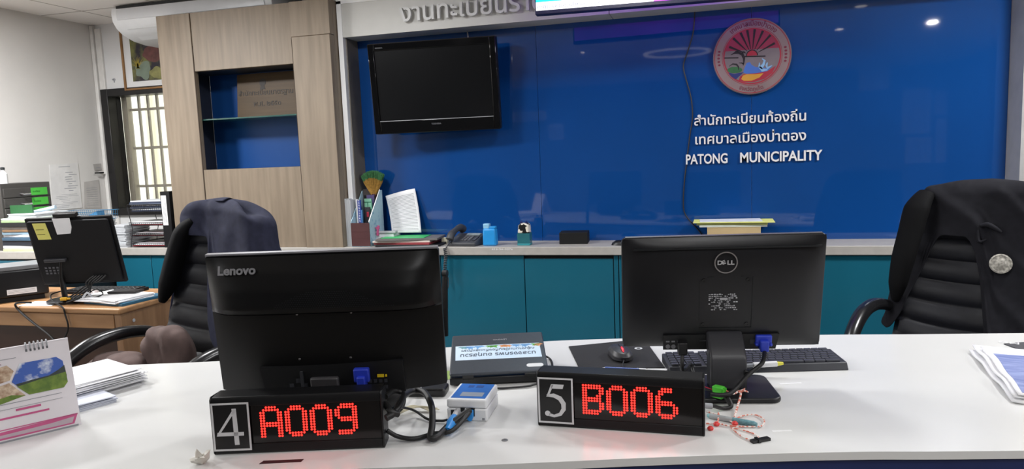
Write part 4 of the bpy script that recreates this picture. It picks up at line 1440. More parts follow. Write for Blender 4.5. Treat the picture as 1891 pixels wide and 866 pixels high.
mb = MB().grid(lobe((-.02, -.06, .135), (.7, 1, 1.05)), 48, 30, wrap=True).grid(lobe((-.17, -.16, .085), (.9, 1.2, .7)), 48, 30, wrap=True)
single('cushion', mb, cm_, 'brown crumpled cushion on the seat of the left office chair', 'cushion', (CL.x - .06, CL.y - .03, .508), CLR)

# ================================================================== white service counter
back = [(-3.0, 1.36)] + [tuple(D(*p).xy) for p in ((140, 679), (400, 667), (620, 654), (830, 641), (1010, 630), (1150, 625), (1330, 621), (1530, 618), (1700, 617), (1891, 615))] + [(1.9, 2.66)]
front = [(-3.0, .62)] + [tuple(D(*p).xy) for p in ((640, 866), (820, 861), (1000, 854), (1200, 845), (1400, 838.5), (1600, 834), (1891, 832))] + [(1.9, 1.83)]


def smooth2(pts, n=6):
    return [tuple(v.xy) for v in catmull([Vector((p[0], p[1], 0)) for p in pts], n)]


fs_, bs_ = smooth2(front), smooth2(back)


def inset(pts, d):
    return [(p[0] + .26 * d, p[1] + d) for p in pts]


TOPM = mat('white_counter_laminate', (222, 222, 220), .22, var=.015, scale=3)
NAVY = mat('navy_band', (30, 44, 92), .35, var=.05)
GREYF = mat('pale_counter_front', (196, 192, 188), .45, var=.04)
ctr = thing('service_counter', 'long white service counter with a navy band under its front edge', 'counter', (0, 1.8, 0))
co = Matrix.Translation((0, -1.8, 0))
part('counter_top', MB(co).prism(fs_ + bs_[::-1], DESK_Z - .017, DESK_Z), TOPM, ctr, bevel=.006, seg=4)
part('navy_band', MB(co).prism(inset(fs_, .006) + inset(bs_, -.05)[::-1], DESK_Z - .043, DESK_Z - .0175), NAVY, ctr)
part('front_panel', MB(co).prism(inset(fs_, .02) + inset(fs_, .05)[::-1], 0, DESK_Z - .044), GREYF, ctr)
part('back_panel', MB(co).prism(inset(bs_, -.48) + inset(bs_, -.45)[::-1], .1, DESK_Z - .044), GREYF, ctr)
# slot and screw caps in the top
p0, p1, p2, p3 = D(487, 851), D(561, 848), D(556, 853), D(478, 857)
mb = MB().prism([tuple(p.xy) for p in (p3, p2, p1, p0)], DESK_Z - .001, DESK_Z + .0006)
part('slot', MB(co).prism([tuple(p.xy) for p in (p3, p2, p1, p0)], DESK_Z - .001, DESK_Z + .0006), mat('slot_dark', (48, 30, 34), .6), ctr)
for px, py, lb in ((932, 813, 'small grey screw cap on the white counter between the two number displays'),):
    single('screw_cap', MB().lathe([(.007, 0), (.007, .001), (.0045, .0015), (.004, .0006), (.001, .0006)], 20), mat('screw_grey', (120, 120, 122), .4, .6), lb, 'screw', D(px, py))
# reflected light painted as thin white tape strips on the counter
for a, b, lb in (((1440, 709), (1480, 707), 'short glossy tape strip on the counter right of the right monitor base'), ((1426, 796), (1462, 795), 'short glossy tape strip on the counter below the loose wires')):
    A, B = D(*a), D(*b)
    d = (B - A).xy
    single('tape_strip', MB().box(0, d.length, -.004, .004, 0, .0004), mat('clear_tape', (250, 250, 250), .1), lb, 'tape', A, math.atan2(d.y, d.x))

# ------------------------------------------------------------------ number displays
FONT = {
    'A': ['..XXXX..', '.XXXXXX.', 'XX....XX', 'XX....XX', 'XX....XX', 'XX....XX', 'XXXXXXXX', 'XXXXXXXX', 'XX....XX', 'XX....XX', 'XX....XX', 'XX....XX'],
    '0': ['..XXXX..', '.XXXXXX.', 'XX....XX', 'XX....XX', 'XX....XX', 'XX....XX', 'XX....XX', 'XX....XX', 'XX....XX', 'XX....XX', '.XXXXXX.', '..XXXX..'],
    '9': ['..XXXXX.', '.XXXXXXX', 'XX....XX', 'XX....XX', 'XX....XX', '.XXXXXXX', '..XXXXXX', '......XX', '......XX', '......XX', '.XXXXXX.', '.XXXXX..'],
    'B': ['XXXXXXX.', 'XXXXXXXX', 'XX....XX', 'XX....XX', 'XX...XX.', 'XXXXXXX.', 'XXXXXXX.', 'XX....XX', 'XX....XX', 'XX....XX', 'XXXXXXX.', 'XXXXXX..'],
    '6': ['..XXXX..', '.XXXXX..', '.XX.....', 'XX......', 'XX......', 'XXXXXX..', 'XXXXXXX.', 'XX....XX', 'XX....XX', 'XX....XX', '.XXXXXX.', '..XXXX..']}
LED = mat('red_led', (255, 40, 32), .4, emis=3.2, var=.02)
WINB = mat('smoked_window', (10, 8, 9), .12, var=.02)
CASE = mat('black_anodised_case', (15, 15, 17), .42, spec=.35, var=.05, scale=80)
SLV = mat('silver_print', (216, 216, 218), .5)


def number_display(loc, rz, code, num, label, numgeo):
    t = thing('number_display', label, 'queue display', loc, rz, 'queue number displays')
    w, h, d = .368, .127, .052
    prof = [(.004, 0), (0, .004), (0, .022), (.004, .022), (.004, .106), (0, .106), (0, .122), (.003, .127), (d, .127), (d, 0)]
    part('case', MB().prism(prof, -w / 2 + .004, w / 2 - .004, 'x'), CASE, t, bevel=.001)
    for s in (-1, 1):
        part('end_cap', MB().prism([(-.002, .004), (.002, 0), (d + .002, 0), (d + .002, .125), (.004, .129), (-.002, .122)][::-1], s * (w / 2) - (.004 if s > 0 else 0), s * (w / 2) + (0 if s > 0 else .004), 'x'), CASE, t, bevel=.002)
    part('window', MB().box(-w / 2 + .006, w / 2 - .006, .0025, .004, .022, .106), WINB, t)
    cardx0, cardx1, cz0, cz1 = -w / 2 + .003, -w / 2 + .084, .010, .116
    cd = part('number_card', MB().box(cardx0, cardx1, -.0035, -.002, cz0, cz1), mat('card_black', (20, 20, 22), .3), t, bevel=.0005)
    mb = MB()
    b_ = .004
    for q in ((cardx0, cardx0 + b_, cz0, cz1), (cardx1 - b_, cardx1, cz0, cz1), (cardx0 + b_, cardx1 - b_, cz0, cz0 + b_), (cardx0 + b_, cardx1 - b_, cz1 - b_, cz1)):
        mb.box(q[0], q[1], -.0041, -.0035, q[2], q[3])
    part('border', mb, SLV, cd)
    mb = MB()
    cx, cz = (cardx0 + cardx1) / 2, (cz0 + cz1) / 2
    for poly in numgeo:
        mb.prism([(cx + x, cz + z) for x, z in poly], -.0041, -.0035, 'y')
    part('numeral', mb, SLV, cd)
    pitch = .0062
    for k, chh in enumerate(code):
        mb = MB()
        ox = -w / 2 + .106 + k * .0535
        for r, row in enumerate(FONT[chh]):
            for c, v in enumerate(row):
                if v == 'X':
                    x, z = ox + c * pitch, .1055 - .005 - r * pitch * .94
                    mb.M = Matrix.Translation((x, .0024, z)) @ Matrix.Rotation(R_(90), 4, 'X')
                    mb.lathe([(.0025, 0), (.0022, .0009), (.0008, .0014)], 7)
        part('led_digit', mb, LED, t)
    return t


k4 = .001
four = [stroke([(-.026, -.013), (.010, .038)], [.0045, .006]), [(-.030, -.012), (.026, -.012), (.026, -.020), (-.032, -.020)], [(.004, .040), (.013, .040), (.015, -.040), (.005, -.040)]]
five = [[(-.008, .038), (.020, .038), (.017, .028), (-.010, .028)], [(-.009, .038), (-.004, .036), (-.0155, .009), (-.021, .008)],
        stroke([(-.020, .011), (-.004, .012), (.010, .006), (.018, -.006), (.018, -.019), (.010, -.031), (-.004, -.036), (-.016, -.033)], [.005, .009, .011, .011, .010, .008, .006, .007]),
        [(-.019 + .0062 * math.cos(R_(a)), -.0305 + .0062 * math.sin(R_(a))) for a in range(0, 360, 20)]]
number_display((-.849, 1.293, DESK_Z), R_(15.7), 'A009', 4, 'black number display reading A009 with a large 4 at its left', four)
number_display((-.191, 1.52, DESK_Z), R_(-.4), 'B006', 5, 'black number display reading B006 with a large 5 at its left', five)

# ------------------------------------------------------------------ right monitor
LBL = mat('label_print', (190, 190, 194), .6)


def rim(w, h, r, y0, y1, inset_):
    """frustum between two rounded rectangles"""
    a, b = rrect(-w / 2, w / 2, 0, h, r), rrect(-w / 2 + inset_, w / 2 - inset_, inset_, h - inset_, max(.004, r))
    n = len(a)
    vs = [(p[0], y0, p[1]) for p in a] + [(p[0], y1, p[1]) for p in b]
    fs = [(i, (i + 1) % n, (i + 1) % n + n, i + n) for i in range(n)] + [list(range(n, 2 * n)), list(range(n))[::-1]]
    return vs, fs


dm = thing('monitor', 'black monitor seen from behind with a round silver maker badge', 'monitor', (.03, 1.885, DESK_Z), R_(9.3))
MD = Matrix.Translation((0, 0, .10)) @ Matrix.Rotation(R_(10.3), 4, 'X')
w, h = .5, .3
DELLM = mat('soft_black_shell', (26, 26, 29), .36, spec=.4, var=.05, scale=100)
mb = MB(MD)
mb.prism(rrect(-w / 2, w / 2, 0, h, .012), 0, .014, 'y')
part('bezel', mb, BLACK, dm, bevel=.003)


def shell(u, v):
    U, V = 2 * u - 1, 2 * v - 1
    bul = (1 - abs(U) ** 5) * (1 - abs(V) ** 5)
    return ((w / 2 - .002) * U, -.022 * bul ** .8 if bul > 0 else 0, h / 2 + (h / 2 - .002) * V)


part('back_shell', MB(MD).grid(shell, 48, 32, flip=False), DELLM, dm)
part('edge_trim', MB(MD).box(-w / 2 + .01, w / 2 - .01, .003, .012, h - .001, h + .0015), MGREY, dm)
YF = -.0225


def q_(fx, fz):
    return ((fx - .5) * w, fz * h)


mb = MB(MD).box(-.22, .235, -.0205, -.013, h * .91, h * .922)
part('vent_slot', mb, TEALD, dm)
lx, lz = q_(.51, .795)
mb = MB(MD @ Matrix.Translation((lx, YF, lz)) @ Matrix.Rotation(R_(90), 4, 'X'))
mb.lathe([(.0255, -.001), (.0255, .0016), (.0285, .0016), (.0285, -.001), (.0255, -.001)], 48)
part('badge_ring', mb, CHROME, dm)
mb = MB(MD @ Matrix.Translation((lx, YF, lz)) @ FRONT)
mb.text('D', Matrix.Translation((-.0205, -.0055, 0)), width=.0115, height=.0155, ext=.0014, bold=.02)
mb.text('E', Matrix.Translation((-.0078, -.0052, 0)) @ Matrix.Rotation(R_(24), 4, 'Z'), width=.0088, height=.0135, ext=.0014, bold=.02)
mb.text('L', Matrix.Translation((.0035, -.0055, 0)), width=.0078, height=.0155, ext=.0014, bold=.02)
mb.text('L', Matrix.Translation((.0125, -.0055, 0)), width=.0078, height=.0155, ext=.0014, bold=.02)
part('badge_lettering', mb, mat('bright_letter', (226, 226, 228), .3, .4), dm)
vx0, vx1, vz0, vz1 = (.385 - .5) * w, (.645 - .5) * w, .205 * h, .665 * h
mb = MB(MD)
mb.box(vx1 - .001, vx1 + .001, YF - .0005, YF + .003, vz0, vz1)
mb.box(vx0, vx1, YF - .0005, YF + .003, vz0 - .001, vz0 + .001)
mb.box(vx0 - .0006, vx0, YF - .0003, YF + .003, vz0 + .02, vz1)
for x in (vx0 + .02, vx1 - .03):
    mb.box(x, x + .012, YF - .0005, YF + .003, vz1 - .001, vz1 + .0015)
part('mount_recess', mb, TEALD, dm)
for sx in (vx0 + .01, vx1 - .012):
    for sz in (vz0 + .01, vz1 - .008):
        mb = MB(MD @ Matrix.Translation((sx, YF, sz)) @ Matrix.Rotation(R_(90), 4, 'X'))
        mb.lathe([(.0052, -.001), (.0052, .0012), (.003, .0012), (.0028, .0002), (.001, .0002)], 20)
        part('screw', mb, BLACK, dm)
mb = MB(MD)
rnd = random.Random(9)
lx0, lx1, lz0, lz1 = (.43 - .5) * w, (.575 - .5) * w, .355 * h, .525 * h
for r in range(9):
    z = lz1 - .005 - r * .0052
    x = lx0
    while x < lx1 - .004:
        ww = rnd.uniform(.002, .006)
        if rnd.random() < .75 - .04 * r:
            mb.box(x, min(x + ww, lx1), YF - .0006, YF + .0001, z, z + rnd.uniform(.0015, .0035))
        x += ww + .0015
mb.box(lx0 + .028, lx0 + .046, YF - .0006, YF, lz0 + .032, lz0 + .038)
part('rating_label', mb, LBL, dm, label='grey printed rating label')
rx0, rx1, rz1 = (.205 - .5) * w, (.785 - .5) * w, .15 * h
part('port_recess', MB(MD).prism([(rx0, .003), (rx1 - .008, .003), (rx1, rz1), (rx0, rz1 - .002)], -.0245, -.02, 'y'), mat('recess_black', (16, 16, 18), .5), dm)
mb = MB(MD)
for i in range(3):
    mb.M = MD @ Matrix.Translation((rx0 + .012 + i * .014, -.0245, .012)) @ Matrix.Rotation(R_(90), 4, 'X')
    mb.lathe([(.0058, 0), (.0058, .001), (.001, .001)], 16)
    mb.M = MD
    mb.box(rx0 + .007 + i * .014, rx0 + .016 + i * .014, -.0252, -.0245, .024, .028)
part('port_symbols', mb, mat('symbol_grey', (110, 110, 114), .6), dm)
mb = MB(MD).box(-.055, -.02, -.0255, -.0245, .026, .029).box(.07, .10, -.0255, -.0245, .018, .030)
part('socket_print', mb, DGREY, dm)
vgx = (.705 - .5) * w
mb = MB(MD).box(vgx - .02, vgx + .02, -.036, -.0245, .014, .044).box(vgx - .011, vgx + .011, -.048, -.024, .004, .034).cyl((vgx - .017, -.04, .02), (vgx - .017, -.024, .02), .0045).cyl((vgx + .017, -.04, .02), (vgx + .017, -.024, .02), .0045)
part('video_plug', mb, BLUEP, dm, bevel=.003, label='blue video plug')
pgx = (.30 - .5) * w
part('power_plug', MB(MD).box(pgx - .012, pgx + .012, -.045, -.0245, -.004, .03), BLACK, dm, bevel=.003)
# neck and base
nx = (.512 - .5) * w
mb = MB()
prof = [(-.02, .148), (-.034, .146), (-.082, .100), (-.089, .090), (-.09, .012), (-.03, .012), (-.03, .10), (.0, .11)]
mb.prism(prof[::-1], nx - .045, nx + .045, 'x')
part('neck', mb, mat('neck_grey', (50, 50, 54), .4), dm, bevel=.006, seg=3)
part('base', MB().prism(rrect(-.12, .12, -.155, .035, .025), 0, .013, 'z'), BLACK, dm, bevel=.004, seg=3)
part('cable_clip', MB().box(nx + .036, nx + .052, -.098, -.085, .05, .064), BLACK, dm, bevel=.002)
# its cables
W2 = Matrix.Translation((.03, 1.885, DESK_Z)) @ Matrix.Rotation(R_(9.3), 4, 'Z')
va = W2 @ MD @ Vector((vgx, -.046, .004))
vb = W2 @ Vector((nx + .044, -.100, .057))
vc = D(1312, 728, .03)
mb = MB().tube([va, va.lerp(vb, .4) + Vector((.008, -.02, -.0)), vb + Vector((0, -.008, 0)), vb.lerp(vc, .5) + Vector((.0, -.035, -.012)), vc], .0055, 10, 6)
single('video_cable', mb, RUBBER, 'black video cable curving from the blue plug round the right monitor neck', 'cable')
pa_ = W2 @ MD @ Vector((pgx, -.037, -.004))
mb = MB().tube([pa_, pa_ + Vector((0, -.004, -.04)), D(1275, 672, .03), D(1282, 690, .006), D(1300, 700, .006)], .005, 10, 6)
single('power_cable', mb, RUBBER, 'black power cable dropping from the right monitor left of its neck', 'cable')

# ------------------------------------------------------------------ left all-in-one
lo2 = thing('computer', 'large black all in one computer seen from behind above the A009 display', 'computer', (-.845, 1.45, DESK_Z), R_(13.7))
ML2 = Matrix.Translation((0, 0, .092)) @ Matrix.Rotation(R_(6.2), 4, 'X')
w, h = .53, .327
LSH = mat('black_shell', (10, 10, 11), .33, spec=.3, var=.05, scale=100)
mb = MB(ML2)
mb.prism(rrect(-w / 2, w / 2, 0, h, .006), 0, .012, 'y')
part('bezel', mb, BLACK, lo2, bevel=.002)
part('edge_trim', MB(ML2).box(-w / 2 + .002, w / 2 - .002, -.002, .013, h - .001, h + .003), mat('silver_edge', (160, 160, 166), .3, .3), lo2)


def lsh(u, v):
    U = 2 * u - 1
    bul = (1 - abs(U) ** 2.4)
    return ((w / 2 - .001) * U, -.001 - .04 * bul ** .9 if bul > 0 else -.001, .002 + .20 * v)


mb = MB(ML2).grid(lsh, 48, 6)
part('lower_shell', mb, LSH, lo2)


def ush(u, v):
    U = 2 * u - 1
    e = max(0, 1 - abs(U) ** 8)
    prof_ = [(.195, -.03), (.2, -.05), (.212, -.053), (.25, -.044), (.29, -.028), (h - .004, -.008)]
    k = v * (len(prof_) - 1)
    i = min(int(k), len(prof_) - 2)
    z = prof_[i][0] + (prof_[i + 1][0] - prof_[i][0]) * (k - i)
    y = prof_[i][1] + (prof_[i + 1][1] - prof_[i][1]) * (k - i)
    return ((w / 2 - .001) * U, y * e - .001, z)


part('upper_shell', MB(ML2).grid(ush, 48, 25), LSH, lo2)
part('shell_underside', MB(ML2).grid(lambda u, v: ((w / 2 - .001) * (2 * u - 1), -.052 * v * max(0, 1 - abs(2 * u - 1) ** 8) - .001, .199), 48, 3), LSH, lo2)
mb = MB(ML2)
for r in range(9):
    n = 52 - 2 * r
    for c in range(n):
        x = -.10 + .0052 * c + .0026 * (r % 2)
        z = .2135 + r * .0042
        top = .2135 + .040 * math.sin(math.pi * min(1, max(0, (x + .125) / .285))) ** 1.3
        if z > top:
            continue
        y = -.0535 + (z - .212) * .2368 - .0008
        y = y * (1 - abs(2 * x / w) ** 8) - .001
        mb.add([(x - .0012, y, z - .0009), (x + .0012, y, z - .0009), (x + .0012, y + .0002, z + .0009), (x - .0012, y + .0002, z + .0009)], [(0, 1, 2, 3)])
part('speaker_holes', mb, TEALD, lo2, smooth=False)
TL = Matrix.Translation((-.226, -.0315, h - .038)) @ Matrix.Rotation(R_(-22), 4, 'X')
mb = MB(ML2 @ TL @ FRONT)
mb.text('Lenovo', Matrix(), width=.085, height=.028, ext=.002, bold=.03)
part('maker_lettering', mb, mat('letter_grey', (146, 146, 150), .4, .3), lo2)
for sx, sz in ((.395, .60), (.625, .60), (.385, .27), (.605, .27)):
    x = (sx - .5) * w
    y = -.001 - .04 * (1 - abs(2 * x / w) ** 2.4) ** .9
    mb = MB(ML2 @ Matrix.Translation((x, y, sz * h)) @ Matrix.Rotation(R_(90), 4, 'X'))
    mb.lathe([(.0034, -.001), (.003, .001), (.001, .0014)], 14)
    part('screw', mb, CHROME, lo2)
part('port_recess', MB(ML2).prism([(-.145, .003), (.175, .003), (.172, .078), (-.155, .07)], -.0425, -.03, 'y'), mat('recess_black', (16, 16, 18), .5), lo2)
mb = MB(ML2)
rnd = random.Random(21)
for k in range(10):
    x = .03 + .012 * (k % 5) + .05
    mb.box(x, x + .007, -.0438, -.0425, .012 + .015 * (k // 5), .02 + .015 * (k // 5))
for k in range(4):
    mb.box(-.09 + .016 * k, -.08 + .016 * k, -.0438, -.0425, .02 + .012 * (k % 2), .03 + .012 * (k % 2))
part('sockets', mb, DGREY, lo2)
part('video_plug', MB(ML2).box(.062, .097, -.058, -.0425, .034, .066).box(.070, .089, -.066, -.0375, .022, .05), BLUEP, lo2, bevel=.003, label='blue video plug')
part('warning_label', MB(ML2).box(.113, .128, -.0440, -.0425, .040, .047).box(.131, .135, -.0440, -.0425, .041, .046), mat('yellow_print', (224, 192, 30), .5), lo2, label='small yellow label')
part('hinge_plate', MB(ML2).box(-.04, .025, -.052, -.03, -.03, .045), mat('hinge_grey', (62, 60, 62), .4), lo2, bevel=.004)
part('side_fin', MB(ML2).box(-.062, -.056, -.049, -.0425, .004, .06), DGREY, lo2)
part('neck', MB().prism([(-.052, .10), (-.058, .012), (-.03, .012), (-.02, .12)][::-1], -.04, .025, 'x'), BLACK, lo2, bevel=.004)
part('base', MB().prism(rrect(-.12, .105, -.085, .11, .02), 0, .012, 'z'), BLACK, lo2, bevel=.003)
# small black round disc of the stand at the right of the number display
q = D(722, 788)
# power cables of the left display
CX = D(716, 776, .06)


def dpt(px, py, h_):
    return D(px, py, h_)


mb = MB()
mb.tube([dpt(713, 772, .07), dpt(730, 760, .075), dpt(742, 735, .07), dpt(762, 722, .062), dpt(783, 724, .062), dpt(797, 750, .055), dpt(798, 785, .03), dpt(795, 808, .012), dpt(808, 806, .012), dpt(830, 785, .016), dpt(868, 757, .034)], .0075, 12, 6)
single('power_cable', mb, RUBBER, 'thick black cable looping from the A009 display to the white box', 'cable')
mb = MB()
mb.tube([dpt(715, 795, .03), dpt(735, 806, .014), dpt(765, 810, .008), dpt(800, 801, .008), dpt(835, 795, .014), dpt(866, 763, .03)], .005, 10, 6)
single('data_cable', mb, RUBBER, 'black cable running low from the A009 display to the white box', 'cable')
mb = MB().tube([dpt(715, 757, .085), dpt(738, 752, .05), dpt(765, 758, .016), dpt(790, 774, .006), dpt(815, 777, .006), dpt(826, 775, .01)], .003, 8, 6)
single('thin_cable', mb, RUBBER, 'thin black cable crossing under the thick loop right of the A009 display', 'cable')
mb = MB().tube([dpt(712, 733, .10), dpt(728, 722, .095), dpt(745, 728, .085), dpt(738, 750, .08), dpt(722, 765, .075)], .006, 10, 6)
mb.tube([dpt(712, 745, .09), dpt(722, 760, .08), dpt(735, 765, .07)], .007, 10, 4)
single('power_cable', mb, RUBBER, 'short black cable curled tight against the right end of the A009 display', 'cable')
mb = MB().lathe([(.04, 0), (.04, .006), (.036, .009), (.001, .009)], 32)
o = single('round_foot', mb, BLACK, 'black round disc behind the right end of the A009 display', 'disc', D(716, 785, .04))
o.rotation_euler = (R_(70), 0, R_(60))
o.location = D(712, 776) + Vector((0, .035, .041))
mb = MB()
rnd = random.Random(5)
for k in range(9):
    a = R_(30 + 8 * k)
    mb.tube([(0, 0, .004 + .001 * k), (.05 * math.cos(a * .5), .03 * math.sin(a), .012), (.10 - .004 * k, .012 * math.sin(k), .006)], .0016, 5, 4)
single('raffia_tie', mb, mat('pale_straw', (226, 218, 190), .7), 'pale straw coloured tie lying among the cables left of the white box', 'tie', D(735, 768), R_(25))
# adapter
q = D(792, 727)
ad = thing('power_adapter', 'black power adapter lying right of the large left computer base', 'adapter', (q.x, q.y, DESK_Z), R_(8))
part('body', MB().prism(rrect(-.055, .05, -.028, .028, .008), 0, .022), BLACK, ad, bevel=.005)
part('plug', MB().cyl((-.055, 0, .012), (-.09, -.012, .010), .010, .007), BLACK, ad)
part('rating_label', MB().box(-.045, -.015, -.02, .018, .022, .0223), PAPER2, ad)
mb = MB().tube([(q.x - .085, q.y + .004, DESK_Z + .012), D(752, 718, .02), D(738, 724, .03), D(722, 722, .045)], .004, 8, 5)
single('adapter_cable', mb, RUBBER, 'black adapter cable running behind the A009 display', 'cable')
# ------------------------------------------------------------------ white box with blue top
a, b, c = D(826, 776), D(900, 779), onz(929.6, 721, DESK_Z + .056)
ang = math.atan2(b.y - a.y, b.x - a.x)
bw2 = (b - a).xy.length
bd2 = .118
rb = thing('network_box', 'white plastic box with blue label top and blue network plugs', 'network box', a, ang)
bh2 = .052
part('body', MB().box(0, bw2, 0, bd2, 0, .030), WHITE, rb, bevel=.004, seg=3)
part('upper_shell', MB().box(0, bw2, 0, bd2, .0305, bh2), WHITE, rb, bevel=.005, seg=3)
part('top_label', MB().box(.008, bw2 - .006, .010, bd2 - .006, bh2, bh2 + .0006), mat('blue_label', (38, 104, 186), .4), rb, label='blue printed label')
part('label_window', MB().box(.026, bw2 - .016, .022, .050, bh2 + .0006, bh2 + .0009), mat('grey_print', (140, 150, 164), .5), rb)
part('label_mark', MB().box(.03, .044, .085, .10, bh2 + .0006, bh2 + .0009), mat('deep_blue_print', (30, 70, 140), .5), rb)
part('label_mark', MB().box(.05, .068, .085, .10, bh2 + .0006, bh2 + .0009), MATS['deep_blue_print'], rb)
part('port', MB().box(.010, .022, -.0006, .004, .012, .026).box(.034, .044, -.0006, .004, .022, .031).box(.050, .068, -.0006, .004, .012, .030), TEALD, rb)
part('foot_mark', MB().box(bw2 - .012, bw2 - .006, -.0006, .001, .004, .009), FAINT, rb)
PLB = mat('network_blue', (40, 140, 220), .4)
single('network_plug', MB().prism([(.051, .010), (.056, .004), (.062, .004), (.066, .014), (.066, .029), (.052, .029)], -.012, -.001, 'y'), PLB, 'blue network plug pushed into the white box', 'plug', a, ang, bevel=.001)
p0, p1 = D(845, 760, .022), D(826, 796, .012)
dd = (p1 - p0)
mb = MB().tube([p0, p0.lerp(p1, .35)], .0085, 8, mi=1).tube([p0.lerp(p1, .33), p0.lerp(p1, .6), p1], [.010, .012, .009], 10, mi=0)
single('network_plug', mb, [PLB, mat('clear_plug', (200, 200, 204), .2)], 'loose blue network plug with clear tip resting on the cables', 'plug')
mb = MB().tube([p1, D(812, 803, .008), D(800, 806, .006)], .004, 8, 3)
single('network_cable', mb, RUBBER, 'black network cable ending in the loose blue plug', 'cable')

# ------------------------------------------------------------------ laptop
a, b = D(832, 714), D(1012, 700)
a, b = D(831, 715), D(1014, 706)
ang = math.atan2(b.y - a.y, b.x - a.x)
lw = (b - a).xy.length
LPM = mat('laptop_shell', (58, 63, 71), .38, var=.05, scale=90)
lp = thing('laptop', 'nearly closed dark grey laptop with a pale flowered name sticker on its lid', 'laptop', a, ang)
ld_ = .215
part('base', MB().box(0, lw, 0, ld_, .004, .024), BLACK, lp, bevel=.003)
part('foot', MB().box(.02, lw - .02, .01, .02, 0, .004).box(.02, lw - .02, ld_ - .03, ld_ - .02, 0, .004), RUBBER, lp)
LT = Matrix.Translation((0, .0, .027)) @ Matrix.Rotation(R_(13), 4, 'X')
part('lid', MB(LT).prism(rrect(0, lw, 0, ld_ + .01, .008), 0, .009), LPM, lp, bevel=.003)
for hx_ in (.035, lw - .065):
    part('hinge', MB().cyl((hx_, .004, .025), (hx_ + .03, .004, .025), .007), BLACK, lp)
part('port', MB().box(.012, .028, -.0006, .003, .009, .02).box(.09, .105, -.0006, .003, .010, .017), TEALD, lp)
STK = mat('pale_blue_sticker', (206, 224, 240), .5, var=.05, scale=9, rgb2=(190, 214, 236))
y0, y1 = ld_ * .34, ld_ * .72
sk = part('sticker', MB(LT).prism([(.014, y0), (lw - .012, y0), (lw - .014, y1), (.012, y1)], .009, .0094), STK, lp, label='pale blue flowered name sticker')
UP = LT @ Matrix.Translation((lw - .03, y0 + .052, .0094)) @ Matrix.Rotation(R_(180), 4, 'Z')
mb = MB(LT)
mb.text('กลุ่มงานทะเบียนท้องถิ่นและบัตรฯ', Matrix.Translation((lw - .03, y0 + .058, .0095)) @ Matrix.Rotation(R_(180), 4, 'Z'), width=lw - .06, height=.017, ext=.0004, bold=.006)
mb.text('นวลจงรกพร อนทุสรวบ', Matrix.Translation((lw - .028, y0 + .034, .0095)) @ Matrix.Rotation(R_(180), 4, 'Z'), width=lw - .055, height=.026, ext=.0004, bold=.012)
part('sticker_lettering', mb, mat('sticker_ink', (74, 86, 104), .6), sk)
mb = MB(LT)
rnd = random.Random(12)
for k, (fx, mi) in enumerate(((.13, 3), (.2, 2), (.29, 2), (.42, 0), (.45, 0), (.56, 1), (.6, 1), (.7, 2), (.8, 2), (.9, 0), (.93, 1))):
    for j in range(5):
        w_ = R_(200 + 35 * j + rnd.uniform(-10, 10))
        L_ = rnd.uniform(.012, .02)
        cx_, cy_ = fx * lw, y1 - .004
        d = (math.cos(w_) * L_, math.sin(w_) * L_)
        n_ = (-d[1] * .22, d[0] * .22)
        mb.prism([(cx_, cy_), (cx_ + d[0] * .5 + n_[0], cy_ + d[1] * .5 + n_[1]), (cx_ + d[0], cy_ + d[1]), (cx_ + d[0] * .5 - n_[0], cy_ + d[1] * .5 - n_[1])], .0094, .0097, 'z', mi)
part('sticker_flowers', mb, [mat('leaf_print', (96, 172, 70), .6), mat('orange_print', (232, 162, 110), .6), mat('blue_print', (110, 164, 216), .6), mat('teal_print', (120, 170, 180), .6)], sk)
part('lid_badge', MB(LT).prism(rrect(lw - .058, lw - .012, .02, .038, .008), .009, .0096), mat('silver_sticker', (222, 224, 226), .3), lp, label='small silver sticker')
part('maker_lettering', MB(LT).text('LENOVO', Matrix.Translation((lw * .60, y1 + .034, .0092)) @ Matrix.Rotation(R_(180), 4, 'Z'), width=.04, ext=.0004), LGREY, lp)
mb = MB().tube([D(1008, 700, .012), D(980, 712, .005), D(940, 716, .004), D(920, 717, .004), D(880, 716, .01)], .003, 8, 5)
single('laptop_cable', mb, RUBBER, 'thin black cable lying in front of the dark grey laptop', 'cable')
mb = MB().tube([D(1000, 655, .014), D(1015, 662, .004), D(1020, 676, .004), D(1012, 690, .004)], .003, 8, 5)
single('mouse_cable', mb, RUBBER, 'thin black cable leaving the right edge of the dark grey laptop', 'cable')
A = D(827, 695)
single('green_sheet', MB().box(-.04, .012, -.03, .05, 0, .001), mat('lime_card', (190, 222, 130), .6), 'lime green card edge between the left computer and the dark laptop', 'card', A, ang)

# ------------------------------------------------------------------ mouse pad, mouse, pens, keyboard
P = [D(1050, 641), D(1190, 627), D(1228, 680), D(1070, 682)]
pc = sum(P, Vector()) / 4
poly = [tuple((p - pc).xy) for p in (P[3], P[2], P[1], P[0])]
mp_ = thing('mouse_pad', 'black cloth mouse pad left of the right monitor', 'mouse pad', pc)
part('mat', MB().prism(poly, 0, .003), mat('pad_cloth', (34, 34, 38), .85, var=.12, scale=300), mp_, bevel=.001)
e = D(1179, 645) - pc
mb = MB(Matrix.Translation((e.x, e.y, .003))).lathe([(.006, 0), (.006, .0004), (.012, .0004), (.012, 0), (.006, 0)], 24)
part('printed_mark', mb, PAPER2, mp_)
mq = D(1142, 668, .003)
ms = thing('computer_mouse', 'black mouse with a red lit wheel on the cloth mouse pad', 'mouse', (mq.x, mq.y + .045, DESK_Z + .0032), R_(22))
SHP = [(.001, .034), (.012, .0335), (.024, .029), (.030, .018), (.031, .006), (.028, 0), (.001, 0)]


